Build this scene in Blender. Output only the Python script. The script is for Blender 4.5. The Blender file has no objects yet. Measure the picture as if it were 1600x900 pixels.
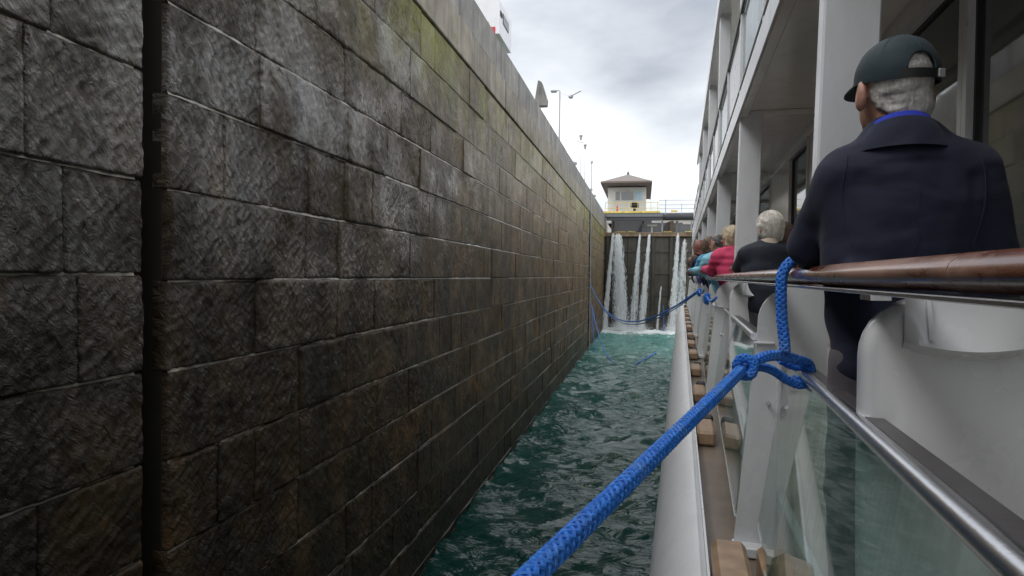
import bpy, math, random
import numpy as np
from mathutils import Matrix, Vector, noise as mnoise
random.seed(7); RS = np.random.RandomState(11)
SC = bpy.context.scene
COL = SC.collection
# ------------------------------------------------------------------ camera
H = 4.12                                   # eye height over the lock water
F = 1000.0
_r = math.radians(.9)
yd = np.array([205, 18, -1000.]); yd /= np.linalg.norm(yd)
ud = np.array([math.sin(_r), math.cos(_r), 0]); ud -= ud @ yd * yd; ud /= np.linalg.norm(ud)
xd = np.cross(yd, ud); RC = np.array([xd, yd, ud])
cam = bpy.data.objects.new('camera', bpy.data.cameras.new('camera'))
COL.objects.link(cam); SC.camera = cam
cam.data.sensor_width = 36; cam.data.lens = 22.5
cam.data.clip_start = .05; cam.data.clip_end = 5000
m4 = Matrix.Identity(4)
for i in range(3):
    for j in range(3): m4[i][j] = RC[i, j]
m4.translation = (0, 0, H); cam.matrix_world = m4
# ------------------------------------------------------------------ view, sky, sun
SC.view_settings.view_transform = 'Standard'; SC.view_settings.look = 'None'
SC.view_settings.exposure = 0.55; SC.view_settings.gamma = 1
SUN_EL, SUN_AZ = math.radians(58), math.radians(-112)     # azimuth from +y towards +x
W = bpy.data.worlds.new("World"); SC.world = W; W.use_nodes = True
nt = W.node_tree; N = nt.nodes; L = nt.links
bg = N['Background']; bg.inputs['Strength'].default_value = .12
sky = N.new('ShaderNodeTexSky'); sky.sky_type = 'NISHITA'; sky.sun_disc = False
sky.sun_elevation = SUN_EL; sky.sun_rotation = SUN_AZ; sky.dust_density = 2
tc = N.new('ShaderNodeTexCoord'); mp = N.new('ShaderNodeMapping')
mp.inputs['Location'].default_value = (.05, -.05, -.13); mp.inputs['Scale'].default_value = (1.0, 1.0, 1.6)
n1 = N.new('ShaderNodeTexNoise'); n1.inputs['Scale'].default_value = 1.48; n1.inputs['Detail'].default_value = 7
n1.inputs['Roughness'].default_value = .5; n1.inputs['Distortion'].default_value = .25
cr = N.new('ShaderNodeValToRGB')
cr.color_ramp.elements[0].position = .47; cr.color_ramp.elements[0].color = (13.0, 13.1, 13.3, 1)
cr.color_ramp.elements[1].position = .70; cr.color_ramp.elements[1].color = (2.9, 3.15, 3.55, 1)
e = cr.color_ramp.elements.new(.585); e.color = (6.0, 6.2, 6.5, 1)
mx = N.new('ShaderNodeMix'); mx.data_type = 'RGBA'; mx.inputs[0].default_value = .93
L.new(tc.outputs['Generated'], mp.inputs[0]); L.new(mp.outputs[0], n1.inputs['Vector'])
L.new(n1.outputs['Fac'], cr.inputs[0]); L.new(sky.outputs[0], mx.inputs[6]); L.new(cr.outputs[0], mx.inputs[7])
L.new(mx.outputs[2], bg.inputs['Color'])
sun = bpy.data.objects.new('sun', bpy.data.lights.new('sun', 'SUN')); COL.objects.link(sun)
sun.data.energy = .9; sun.data.angle = math.radians(20); sun.data.color = (1, .98, .95)
sd = Vector((math.sin(SUN_AZ) * math.cos(SUN_EL), math.cos(SUN_AZ) * math.cos(SUN_EL), math.sin(SUN_EL)))
sun.rotation_euler = sd.to_track_quat('Z', 'Y').to_euler(); sun.location = (0, 0, 40)

# ------------------------------------------------------------------ ship frame
TH = math.radians(3.21)
def SW(u, v, w): return Vector((u*math.cos(TH)+v*math.sin(TH), -u*math.sin(TH)+v*math.cos(TH), w+H))

# ------------------------------------------------------------------ materials
class MT:
    def __init__(s, name):
        s.m = bpy.data.materials.new(name); s.m.use_nodes = True
        s.t = s.m.node_tree; s.b = s.t.nodes['Principled BSDF']
        s.tc = None
    def n(s, t, **k):
        x = s.t.nodes.new('ShaderNode'+t)
        for a, b in k.items(): setattr(x, a, b)
        return x
    def l(s, a, b): s.t.links.new(a, b)
    def co(s, kind='Object', scale=(1, 1, 1), rot=(0, 0, 0)):
        mp = s.n('Mapping'); mp.inputs['Scale'].default_value = scale; mp.inputs['Rotation'].default_value = rot
        if kind == 'World':
            g = s.n('NewGeometry'); s.l(g.outputs['Position'], mp.inputs[0])
        else:
            t = s.n('TexCoord'); s.l(t.outputs[kind], mp.inputs[0])
        return mp.outputs[0]
    def noise(s, sc, co, det=4, rough=.55, dist=0):
        x = s.n('TexNoise'); x.inputs['Scale'].default_value = sc; x.inputs['Detail'].default_value = det
        x.inputs['Roughness'].default_value = rough; x.inputs['Distortion'].default_value = dist
        s.l(co, x.inputs['Vector']); return x.outputs['Fac']
    def ramp(s, f, stops):
        x = s.n('ValToRGB'); r = x.color_ramp
        while len(r.elements) < len(stops): r.elements.new(.5)
        for e, (p, c) in zip(r.elements, stops):
            e.position = p; e.color = (*c, 1) if len(c) == 3 else c
        s.l(f, x.inputs[0]); return x.outputs[0]
    def mix(s, f, a, b, mode='MIX'):
        x = s.n('Mix', data_type='RGBA', blend_type=mode)
        for sock, v in ((x.inputs[0], f), (x.inputs[6], a), (x.inputs[7], b)):
            if isinstance(v, (int, float)): sock.default_value = v
            elif isinstance(v, tuple): sock.default_value = (*v, 1)
            else: s.l(v, sock)
        return x.outputs[2]
    def math(s, op, a, b=0., c=None):
        x = s.n('Math', operation=op)
        for i, v in enumerate((a, b, c)):
            if v is None: continue
            if isinstance(v, (int, float)): x.inputs[i].default_value = v
            else: s.l(v, x.inputs[i])
        return x.outputs[0]
    def bump(s, h, st, dist=.01, prev=None):
        x = s.n('Bump'); x.inputs['Strength'].default_value = st; x.inputs['Distance'].default_value = dist
        s.l(h, x.inputs['Height'])
        if prev is not None: s.l(prev, x.inputs['Normal'])
        return x.outputs[0]
    def out(s, col=None, rough=None, nor=None, metal=None, spec=None):
        b = s.b
        for key, v in (('Base Color', col), ('Roughness', rough), ('Metallic', metal), ('Specular IOR Level', spec)):
            if v is None: continue
            if isinstance(v, tuple): b.inputs[key].default_value = (*v, 1)
            elif isinstance(v, (int, float)): b.inputs[key].default_value = v
            else: s.l(v, b.inputs[key])
        if nor is not None: s.l(nor, b.inputs['Normal'])
        return s.m

def zramp(t, stops):
    g = t.n('NewGeometry'); sx = t.n('SeparateXYZ'); t.l(g.outputs['Position'], sx.inputs[0])
    return t.ramp(t.math('DIVIDE', sx.outputs[2], 10.), stops)

def stone_mat():
    t = MT('wet_stone'); P = t.co('World')
    oi = t.n('ObjectInfo'); at = t.n('Attribute'); at.attribute_name = 'rnd'
    rnd = t.math('FRACT', t.math('ADD', oi.outputs['Random'], at.outputs['Fac']))
    c1 = t.noise(2.2, P, 6, .62)
    c2 = t.noise(14, P, 5, .65)
    c3 = t.noise(.5, P, 3)
    base = t.ramp(c1, [(.28, (.016, .011, .005)), (.5, (.095, .064, .030)), (.72, (.29, .195, .10))])
    base = t.mix(t.math('MULTIPLY', c2, .8), base, (.022, .0175, .015), 'MIX')
    vr = t.ramp(rnd, [(0, (.66, .65, .6)), (.35, (1., .95, .84)), (.7, (1.28, 1.12, .86)), (1, (.82, .82, .76))])
    base = t.mix(.8, base, vr, 'MULTIPLY')
    # lighter greyer courses upwards, lime runs, algae under the capping
    hz = zramp(t, [(0, (0, 0, 0)), (.36, (.08, .08, .08)), (.62, (.6, .6, .6)), (.9, (1, 1, 1))])
    gy = t.ramp(t.noise(3.0, P, 6, .6), [(.3, (.085, .07, .046)), (.7, (.33, .285, .205))])
    base = t.mix(t.math('MULTIPLY', hz, .75), base, gy)
    st = t.noise(1, t.co('World', (3, 3.2, .22)), 6, .6, .3)
    stm = t.ramp(st, [(.56, (0, 0, 0)), (.68, (1, 1, 1))])
    stm = t.math('MULTIPLY', t.math('MULTIPLY', stm, hz), t.math('MULTIPLY', c2, .95))
    base = t.mix(stm, base, (.30, .29, .27))
    std = t.ramp(t.noise(1, t.co('World', (2, 1.7, .16)), 6, .6), [(.5, (0, 0, 0)), (.66, (1, 1, 1))])
    base = t.mix(t.math('MULTIPLY', std, .62), base, (.03, .028, .024))
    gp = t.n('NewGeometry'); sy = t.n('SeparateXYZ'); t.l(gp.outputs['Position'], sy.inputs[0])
    wet = t.math('ADD', t.math('DIVIDE', sy.outputs[1], 24.), t.math('MULTIPLY', t.math('SUBTRACT', c3, .5), .6))  # mask along the wall for the wet tone and the painted shade
    wet_shade = t.ramp(wet, [(.12, (.40, .37, .31)), (.36, (.80, .74, .64)), (.75, (1.4, 1.3, 1.12))])  # darker near, paler far: wet tone plus the ship's shade put into the colour
    base = t.mix(1., base, wet_shade, 'MULTIPLY')
    al = zramp(t, [(.62, (0, 0, 0)), (.74, (.8, .8, .8)), (.79, (1, 1, 1)), (.86, (0, 0, 0))])
    am = t.ramp(t.noise(1, t.co('World', (1, .75, .6)), 6, .65), [(.42, (0, 0, 0)), (.6, (1, 1, 1))])
    base = t.mix(t.math('MULTIPLY', t.math('MULTIPLY', al, am), .95), base, (.20, .20, .035))
    wl = zramp(t, [(.0, (1, 1, 1)), (.08, (.6, .6, .6)), (.22, (0, 0, 0))])
    base = t.mix(t.math('MULTIPLY', wl, .7), base, (.022, .026, .018))
    # standing wetness: glossy film in an uneven zone on the near, upper blocks
    wm = t.math('ADD', t.math('MULTIPLY', t.math('SUBTRACT', .36, t.math('DIVIDE', sy.outputs[1], 24.)), 1.0), t.math('MULTIPLY', t.math('SUBTRACT', t.noise(1.1, P, 6, .65), .5), 1.6))
    wzz = zramp(t, [(.22, (.0, .0, .0)), (.42, (.55, .55, .55)), (.55, (1, 1, 1)), (.85, (.4, .4, .4))])
    wm = t.math('MULTIPLY', t.ramp(wm, [(.0, (.12, .12, .12)), (.28, (1, 1, 1))]), wzz)
    pat = t.ramp(t.noise(7, P, 6, .7), [(.42, (0, 0, 0)), (.62, (1, 1, 1))])
    wm2 = t.math('MAXIMUM', wm, t.math('MULTIPLY', pat, .35))
    ro = t.math('SUBTRACT', .56, t.math('MULTIPLY', wm2, .42))
    sp = t.math('ADD', .15, t.math('MULTIPLY', wm2, .2))
    rm = t.n('Mapping'); rm.inputs['Rotation'].default_value = (math.radians(52), 0, 0); t.l(P, rm.inputs[0])
    sm = t.n('Mapping'); sm.inputs['Scale'].default_value = (6, 7.5, 20); t.l(rm.outputs[0], sm.inputs[0])
    ch = t.noise(1, sm.outputs[0], 6, .68, .7)
    gr = t.noise(60, P, 4, .7)
    rk = t.noise(9, P, 5, .6)
    msk = t.ramp(t.math('ADD', t.math('MULTIPLY', t.noise(1.3, P, 3, .5), .7), t.math('MULTIPLY', rnd, .3)), [(.38, (.22, .22, .22)), (.62, (1, 1, 1))])
    ch = t.math('MULTIPLY', ch, msk)
    cn = t.bump(ch, 1., .09); nb = t.bump(rk, .55, .03, cn); nb = t.bump(gr, .35, .004, nb)
    t.l(wm2, t.b.inputs['Coat Weight']); t.b.inputs['Coat Roughness'].default_value = .07; t.b.inputs['Coat IOR'].default_value = 1.65
    t.l(t.bump(rk, .3, .012, cn), t.b.inputs['Coat Normal'])
    return t.out(base, ro, nb, spec=sp)

def concrete_mat(name, a, b, algae=0., streak=.5, rough=.75):
    t = MT(name); P = t.co('World')
    base = t.ramp(t.noise(2.0, P, 7, .62), [(.3, a), (.7, b)])
    sv = t.ramp(t.noise(1, t.co('World', (3, 3.2, .25)), 6, .62), [(.45, (0, 0, 0)), (.7, (1, 1, 1))])
    base = t.mix(t.math('MULTIPLY', sv, streak), base, (.07, .063, .05))
    oi = t.n('ObjectInfo')
    base = t.mix(.8, base, t.ramp(oi.outputs['Random'], [(0, (.75, .75, .75)), (1, (1.15, 1.12, 1.08))]), 'MULTIPLY')
    if algae:
        am = t.ramp(t.noise(1, t.co('World', (1, .9, 1.1)), 6, .65), [(.5, (0, 0, 0)), (.64, (1, 1, 1))])
        lo = zramp(t, [(.77, (1, 1, 1)), (.815, (0, 0, 0))])
        base = t.mix(t.math('MULTIPLY', t.math('MULTIPLY', am, lo), algae), base, (.10, .10, .03))
    nb = t.bump(t.noise(40, P, 5, .7), .4, .004)
    nb = t.bump(t.noise(4, P, 4, .6), .3, .02, nb)
    return t.out(base, rough, nb)

def paint_mat(name, col, rough=.35, dirt=.25, dcol=(.25, .22, .18), vs=.3, coat=0.):
    t = MT(name); P = t.co('World')
    d = t.ramp(t.noise(1, t.co('World', (6, 6, 6*vs)), 7, .65), [(.48, (0, 0, 0)), (.8, (1, 1, 1))])
    d2 = t.ramp(t.noise(1.3, P, 5, .6), [(.3, (.93, .93, .94)), (.7, (1, 1, 1))])
    base = t.mix(1., col, d2, 'MULTIPLY'); base = t.mix(t.math('MULTIPLY', d, dirt), base, dcol)
    ru = t.ramp(t.noise(1, t.co('World', (22, 22, 3.0)), 6, .7), [(.66, (0, 0, 0)), (.78, (1, 1, 1))])
    base = t.mix(t.math('MULTIPLY', ru, .55*min(1, dirt*2.2)), base, (.30, .17, .09))
    sc = t.ramp(t.noise(38, P, 6, .75, 1.5), [(.64, (0, 0, 0)), (.7, (1, 1, 1))])
    base = t.mix(t.math('MULTIPLY', sc, .3), base, (.3, .29, .27))
    ro = t.math('ADD', rough, t.math('MULTIPLY', t.math('SUBTRACT', t.noise(7, P, 5), .5), .3))
    nb = t.bump(t.noise(3.2, P, 3, .5), .12, .02); nb = t.bump(t.noise(90, P, 3), .06, .002, nb)
    if coat: t.b.inputs['Coat Weight'].default_value = coat; t.b.inputs['Coat Roughness'].default_value = .15
    return t.out(base, ro, nb)

def cloth_mat(name, col, fold=.3, rough=.85, fuzz=0.):
    t = MT(name); P = t.co('Object')
    c = t.ramp(t.noise(5, P, 5, .6), [(.3, tuple(x*.8 for x in col)), (.7, tuple(min(1, x*1.18) for x in col))])
    nb = t.bump(t.noise(1, t.co('Object', (5, 5, 7)), 2, .45, .3), fold, .04)
    rd = t.math('ABSOLUTE', t.math('SUBTRACT', t.noise(1, t.co('Object', (6, 6, 4.5), (.3, .2, .5)), 3, .5, .6), .5))
    nb = t.bump(rd, -fold*.7, .05, nb)
    nb = t.bump(t.noise(260, P, 2), .5, .0015, nb)
    t.b.inputs['Sheen Weight'].default_value = .04; t.b.inputs['Sheen Roughness'].default_value = .6
    return t.out(c, rough, nb, spec=.3)

def hair_mat(name, a, b):
    t = MT(name)
    h = t.noise(1, t.co('Object', (150, 150, 16)), 4, .7, .5)
    big = t.noise(22, t.co('Object'), 3, .6, .5)
    c = t.ramp(t.math('ADD', t.math('MULTIPLY', h, .6), t.math('MULTIPLY', big, .4)), [(.32, a), (.62, b)])
    nb = t.bump(h, .8, .004); nb = t.bump(big, .7, .01, nb)
    return t.out(c, .6, nb)

def skin_mat():
    t = MT('skin'); P = t.co('Object')
    c = t.ramp(t.noise(16, P, 5, .6), [(.3, (.34, .16, .115)), (.7, (.52, .31, .23))])
    t.b.inputs['Subsurface Weight'].default_value = .15; t.b.inputs['Subsurface Radius'].default_value = (.012, .005, .003)
    return t.out(c, .5, t.bump(t.noise(120, P, 4), .3, .002))

def glass_mat(name, tint, r0=.0):
    m = bpy.data.materials.new(name); m.use_nodes = True; t = m.node_tree; t.nodes.clear()
    o = t.nodes.new('ShaderNodeOutputMaterial'); tr = t.nodes.new('ShaderNodeBsdfTransparent'); gl = t.nodes.new('ShaderNodeBsdfGlossy')
    gl.inputs['Roughness'].default_value = .03; tr.inputs['Color'].default_value = (*tint, 1)
    df = t.nodes.new('ShaderNodeBsdfDiffuse'); df.inputs['Color'].default_value = (.25, .33, .31, 1)
    ad = t.nodes.new('ShaderNodeMixShader')
    tcn = t.nodes.new('ShaderNodeTexCoord'); mp = t.nodes.new('ShaderNodeMapping'); mp.inputs['Scale'].default_value = (5, 9, 1.1)
    ns = t.nodes.new('ShaderNodeTexNoise'); ns.inputs['Scale'].default_value = 2.2; ns.inputs['Detail'].default_value = 6
    rp = t.nodes.new('ShaderNodeValToRGB'); rp.color_ramp.elements[0].position = .45; rp.color_ramp.elements[1].position = .75
    rp.color_ramp.elements[0].color = (.05, .05, .05, 1); rp.color_ramp.elements[1].color = (.30, .30, .30, 1)
    t.links.new(tcn.outputs['Object'], mp.inputs[0]); t.links.new(mp.outputs[0], ns.inputs['Vector']); t.links.new(ns.outputs['Fac'], rp.inputs[0])
    t.links.new(rp.outputs[0], ad.inputs[0]); t.links.new(tr.outputs[0], ad.inputs[1]); t.links.new(df.outputs[0], ad.inputs[2])
    fr = t.nodes.new('ShaderNodeFresnel'); fr.inputs['IOR'].default_value = 1.55
    mr = t.nodes.new('ShaderNodeMapRange'); mr.inputs['To Min'].default_value = r0; mr.inputs['To Max'].default_value = 1
    mxs = t.nodes.new('ShaderNodeMixShader')
    ge = t.nodes.new('ShaderNodeNewGeometry'); iv = t.nodes.new('ShaderNodeMath'); iv.operation = 'SUBTRACT'; iv.inputs[0].default_value = 1
    ml = t.nodes.new('ShaderNodeMath'); ml.operation = 'MULTIPLY'
    t.links.new(ge.outputs['Backfacing'], iv.inputs[1]); t.links.new(mr.outputs[0], ml.inputs[0]); t.links.new(iv.outputs[0], ml.inputs[1])
    t.links.new(fr.outputs[0], mr.inputs[0]); t.links.new(ml.outputs[0], mxs.inputs[0])
    t.links.new(ad.outputs[0], mxs.inputs[1]); t.links.new(gl.outputs[0], mxs.inputs[2]); t.links.new(mxs.outputs[0], o.inputs[0])
    return m

def simple(name, col, rough=.5, metal=0., nz=.15, sc=6, spec=.5, bump=.1):
    t = MT(name); P = t.co('World')
    c = t.ramp(t.noise(sc, P, 5, .6), [(.3, tuple(x*(1-nz) for x in col)), (.7, tuple(min(1, x*(1+nz)) for x in col))])
    return t.out(c, rough, t.bump(t.noise(sc*8, P, 4), bump, .004), metal, spec)

def wood_mat():
    t = MT('varnished_rail_wood'); P = t.co('Object')
    g = t.noise(1, t.co('Object', (60, 1.6, 60)), 6, .6, .4)
    c = t.ramp(g, [(.3, (.075, .022, .011)), (.55, (.17, .055, .026)), (.75, (.25, .095, .048))])
    w = t.ramp(t.noise(1, t.co('Object', (4, 2.3, 4)), 6, .65), [(.5, (0, 0, 0)), (.6, (1, 1, 1))])
    c = t.mix(t.math('MULTIPLY', w, .65), c, (.38, .23, .17))
    ro = t.math('ADD', .26, t.math('MULTIPLY', w, .22))
    t.b.inputs['Coat Weight'].default_value = .5; t.b.inputs['Coat Roughness'].default_value = .12
    nb = t.bump(g, .15, .003); nb = t.bump(t.noise(30, P, 4), .12, .003, nb)
    return t.out(c, ro, nb)

def water_mat():
    t = MT('lock_water'); P = t.co('World')
    g = t.n('NewGeometry'); sx = t.n('SeparateXYZ'); t.l(g.outputs['Position'], sx.inputs[0])
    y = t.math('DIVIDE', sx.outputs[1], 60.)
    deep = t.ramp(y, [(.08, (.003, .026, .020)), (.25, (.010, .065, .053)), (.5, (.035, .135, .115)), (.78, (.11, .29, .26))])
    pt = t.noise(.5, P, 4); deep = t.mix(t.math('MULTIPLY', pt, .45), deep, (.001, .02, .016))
    # churned foam near the foot of the gate
    fy = t.ramp(y, [(.62, (0, 0, 0)), (.775, (.5, .5, .5)), (.83, (1, 1, 1))])
    fn = t.noise(1, t.co('World', (1.1, .7, 1)), 7, .68, .6)
    fm = t.ramp(t.math('ADD', t.math('MULTIPLY', fy, .62), t.math('MULTIPLY', fn, .62)), [(.62, (0, 0, 0)), (.80, (1, 1, 1))])
    fl = t.ramp(t.noise(1, t.co('World', (7, 3, 1)), 7, .75, 1.2), [(.68, (0, 0, 0)), (.74, (1, 1, 1))])
    fm = t.math('MAXIMUM', fm, t.math('MULTIPLY', fl, .0))
    col = t.mix(fm, deep, (.75, .8, .8))
    ro = t.math('ADD', .02, t.math('MULTIPLY', fm, .6))
    n1 = t.noise(1, t.co('World', (1.7, 5.2, 1), (0, 0, .0)), 3, .5, .9)
    n2 = t.noise(1, t.co('World', (4.5, 13, 1), (0, 0, .0)), 2, .5, .8)
    cal = t.ramp(t.noise(.33, P, 3, .5, .6), [(.38, (.25, .25, .25)), (.6, (1, 1, 1))])
    nb = t.bump(t.math('MULTIPLY', n1, cal), 1., .15); nb = t.bump(t.math('MULTIPLY', n2, cal), .8, .022, nb)
    t.b.inputs['IOR'].default_value = 1.333
    return t.out(col, ro, nb)

def falls_mat():
    t = MT('falling_water')
    t.b.inputs['Emission Strength'].default_value = 0
    t.b.inputs['Alpha'].default_value = .55
    return t.out((.86, .89, .9), .25, None, spec=.6)

def veil_mat():
    t = MT('water_veil'); t.b.inputs['Base Color'].default_value = (.88, .91, .92, 1); t.b.inputs['Roughness'].default_value = .3
    a = t.noise(1, t.co('World', (15, 2, .7)), 6, .7, .5); b = t.noise(1, t.co('World', (5, 2, 2.2)), 5, .65)
    f = t.math('ADD', t.math('MULTIPLY', a, .65), t.math('MULTIPLY', b, .35))
    t.l(t.ramp(f, [(.44, (0, 0, 0)), (.62, (.75, .75, .75))]), t.b.inputs['Alpha'])
    return t.m
M = dict(
 stone=stone_mat(), parapet=concrete_mat('parapet_concrete', (.15, .15, .145), (.30, .295, .28), 0, .7),
 beige=concrete_mat('capping_stone', (.17, .15, .12), (.34, .31, .255), .9, .7),
 joint_glint=simple('bed_joint_glint', (.26, .24, .20), .3, 0, .75, 5, .6, .5),  # pale joint colour carries the glint on wet ledges
 mortar=simple('dark_joint', (.03, .027, .022), .6),
 white=paint_mat('ship_white_paint', (.67, .68, .70), .32, .3, (.36, .34, .30)),
 whitegel=paint_mat('moulded_white_gloss', (.64, .65, .66), .25, .12, (.4, .37, .3), coat=.3),
 hull=paint_mat('hull_white_paint', (.60, .61, .62), .36, .3, (.35, .35, .33)),
 ceil=paint_mat('ceiling_cream_gloss', (.82, .80, .75), .2, .25, (.22, .2, .16), 1),
 steel=simple('polished_steel', (.62, .62, .64), .27, 1., .06, 12),
 strip=simple('dark_channel', (.06, .055, .058), .35),
 wood=wood_mat(), gutter=simple('wet_brown_gutter', (.15, .115, .088), .28, 0, .3, 3),
 block=simple('sandy_wood_block', (.30, .20, .125), .35, 0, .3, 9),
 rubber=simple('black_rubber', (.02, .02, .022), .5),
 deck=simple('deck_planking', (.42, .39, .35), .5),
 glass=glass_mat('rail_glass', (.86, .95, .93), .02), wglass=simple('dark_window_glass', (.055, .068, .064), .04, 0, .1, 1, .9, .01),
 water=water_mat(), falls=falls_mat(),
 veil=veil_mat(),
 gate=concrete_mat('gate_wet_timber', (.022, .02, .015), (.075, .064, .045), 0, .8, .45),
 gsteel=paint_mat('gate_grey_steel', (.17, .18, .19), .5, .5, (.1, .09, .07)),
 gbeam=paint_mat('gate_dark_beam', (.05, .053, .062), .45, .4, (.1, .08, .06)),
 rust=simple('rusty_brown_ledge', (.17, .12, .075), .7, 0, .4, 4),
 yellow=simple('faded_yellow_paint', (.62, .47, .10), .5, 0, .3, 5),
 hwall=simple('pale_house_wall', (.66, .66, .62), .7, 0, .06, 2), roof=simple('brown_shingle', (.16, .135, .125), .8, 0, .25, 14),
 soffit=simple('soffit_brown', (.16, .12, .105), .7), bluep=simple('pale_blue_sheet', (.42, .58, .68), .4),
 galv=simple('galvanised_metal', (.36, .37, .38), .45, .4), red=simple('red_paint', (.5, .03, .04), .5), green=simple('green_paint', (.03, .22, .07), .5),
 skin=skin_mat(), ground=concrete_mat('lockside_ground', (.16, .16, .14), (.28, .27, .25)),
 navy=cloth_mat('navy_jacket', (.012, .015, .034), .8), cap=cloth_mat('dark_teal_cap', (.017, .031, .040), .12, .75),
 strap=simple('black_strap', (.012, .012, .013), .7), royal=cloth_mat('royal_blue_fleece', (.02, .04, .42), .1),
 trous=cloth_mat('grey_trousers', (.10, .09, .10), .4), greyhair=hair_mat('grey_hair', (.20, .19, .18), (.62, .60, .57)),
 whitehair=hair_mat('white_hair', (.20, .17, .13), (.82, .78, .72)), blonde=hair_mat('blonde_hair', (.16, .11, .06), (.7, .6, .42)),
 brownhair=hair_mat('brown_hair', (.05, .03, .02), (.16, .10, .07)), darkhair=hair_mat('dark_grey_hair', (.03, .03, .032), (.13, .13, .14)),
)

# ------------------------------------------------------------------ mesh helpers
def link(name, me, mat=None, parent=None, smooth=False):
    o = bpy.data.objects.new(name, me); COL.objects.link(o)
    if mat is not None and not me.materials: me.materials.append(mat)
    if parent is not None: o.parent = parent
    if smooth: me.polygons.foreach_set('use_smooth', [True]*len(me.polygons))
    return o
def tag(o, label=None, cat=None, group=None, kind=None):
    if label: o['label'] = label
    if cat: o['category'] = cat
    if group: o['group'] = group
    if kind: o['kind'] = kind
    return o
def empty(name, loc=(0, 0, 0), rz=0, label=None, cat=None, group=None):
    o = bpy.data.objects.new(name, None); COL.objects.link(o); o.location = loc; o.rotation_euler = (0, 0, rz)
    o.empty_display_size = .1
    return tag(o, label, cat, group)
class MB:
    def __init__(s): s.v = []; s.f = []
    def add(s, vs, fs):
        b = len(s.v); s.v += [tuple(p) for p in vs]; s.f += [tuple(b+i for i in f) for f in fs]; return s
    def box(s, x0, x1, y0, y1, z0, z1, bev=0.):
        if bev <= 0:
            v = [(x, y, z) for x in (x0, x1) for y in (y0, y1) for z in (z0, z1)]
            return s.add(v, [(0, 1, 3, 2), (4, 6, 7, 5), (0, 4, 5, 1), (2, 3, 7, 6), (0, 2, 6, 4), (1, 5, 7, 3)])
        c = np.array([(x0+x1)/2, (y0+y1)/2, (z0+z1)/2]); h = np.array([abs(x1-x0), abs(y1-y0), abs(z1-z0)])/2
        b = min(bev, h.min()*.9)
        vs = []; idx = {}
        for sx in (-1, 1):
            for sy in (-1, 1):
                for sz in (-1, 1):
                    sg = np.array([sx, sy, sz])
                    for a in range(3):
                        d = h-b; p = d.copy(); p[a] = h[a]; idx[(sx, sy, sz, a)] = len(vs); vs.append(c+sg*p)
        I = lambda sx, sy, sz, a: idx[(sx, sy, sz, a)]
        fs = []
        for a in range(3):
            o1, o2 = [(1, 2), (2, 0), (0, 1)][a]
            for s_ in (-1, 1):
                q = []
                for (p, r) in ((-1, -1), (1, -1), (1, 1), (-1, 1)):
                    k = [0, 0, 0]; k[a] = s_; k[o1] = p; k[o2] = r; q.append(I(*k, a))
                fs.append(q if s_ > 0 else q[::-1])
        for a in range(3):               # edge strips, edge along axis a
            o1, o2 = [(1, 2), (2, 0), (0, 1)][a]
            for p in (-1, 1):
                for r in (-1, 1):
                    k0 = [0, 0, 0]; k0[a] = -1; k0[o1] = p; k0[o2] = r; k1 = k0[:]; k1[a] = 1
                    q = [I(*k0, o1), I(*k1, o1), I(*k1, o2), I(*k0, o2)]
                    fs.append(q if p*r < 0 else q[::-1])
        for k, _ in [((sx, sy, sz), 0) for sx in (-1, 1) for sy in (-1, 1) for sz in (-1, 1)]:
            q = [I(*k, 0), I(*k, 1), I(*k, 2)]
            fs.append(q if k[0]*k[1]*k[2] > 0 else q[::-1])
        return s.add(vs, fs)
    def tube(s, pts, r, n=10, cap=True, flat=(1, 1)):
        P = [Vector(p) for p in pts]; R = r if hasattr(r, '__len__') else [r]*len(P)
        b = len(s.v); up = None; rings = []
        for i, p in enumerate(P):
            t = (P[min(i+1, len(P)-1)]-P[max(i-1, 0)]).normalized()
            if up is None:
                up = Vector((0, 0, 1)) if abs(t.z) < .9 else Vector((1, 0, 0))
            up = (up-t*up.dot(t)); up.normalize(); sd_ = t.cross(up)
            rings.append([p+(sd_*math.cos(2*math.pi*k/n)*flat[0]+up*math.sin(2*math.pi*k/n)*flat[1])*R[i] for k in range(n)])
        for rg in rings: s.v += [tuple(q) for q in rg]
        for i in range(len(P)-1):
            for k in range(n):
                s.f.append((b+i*n+k, b+(i+1)*n+k, b+(i+1)*n+(k+1) % n, b+i*n+(k+1) % n))
        if cap:
            s.f.append(tuple(b+k for k in range(n))); s.f.append(tuple(b+(len(P)-1)*n+k for k in range(n))[::-1])
        return s
    def prism(s, poly, y0, y1, ax=1):        # polygon in (x,z) swept along y   (ax=1) ; (y,z) along x (ax=0)
        n = len(poly)
        mk = (lambda p, t: (p[0], t, p[1])) if ax == 1 else (lambda p, t: (t, p[0], p[1]))
        return s.add([mk(p, y0) for p in poly]+[mk(p, y1) for p in poly],
                     [tuple(range(n)), tuple(range(n, 2*n))[::-1]]+[(i, i+n, (i+1) % n+n, (i+1) % n) for i in range(n)])
    def mesh(s, name='m'):
        me = bpy.data.meshes.new(name); me.from_pydata(s.v, [], s.f); me.update(); return me
    def build(s, name, mat, parent=None, smooth=False, label=None):
        me = s.mesh(name)
        import bmesh
        bm = bmesh.new(); bm.from_mesh(me); bmesh.ops.recalc_face_normals(bm, faces=bm.faces); bm.to_mesh(me); bm.free()
        o = link(name, me, mat, parent, smooth)
        if smooth:
            try: me.set_sharp_from_angle(angle=math.radians(40))
            except Exception: pass
        if label: o['label'] = label
        return o

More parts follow.
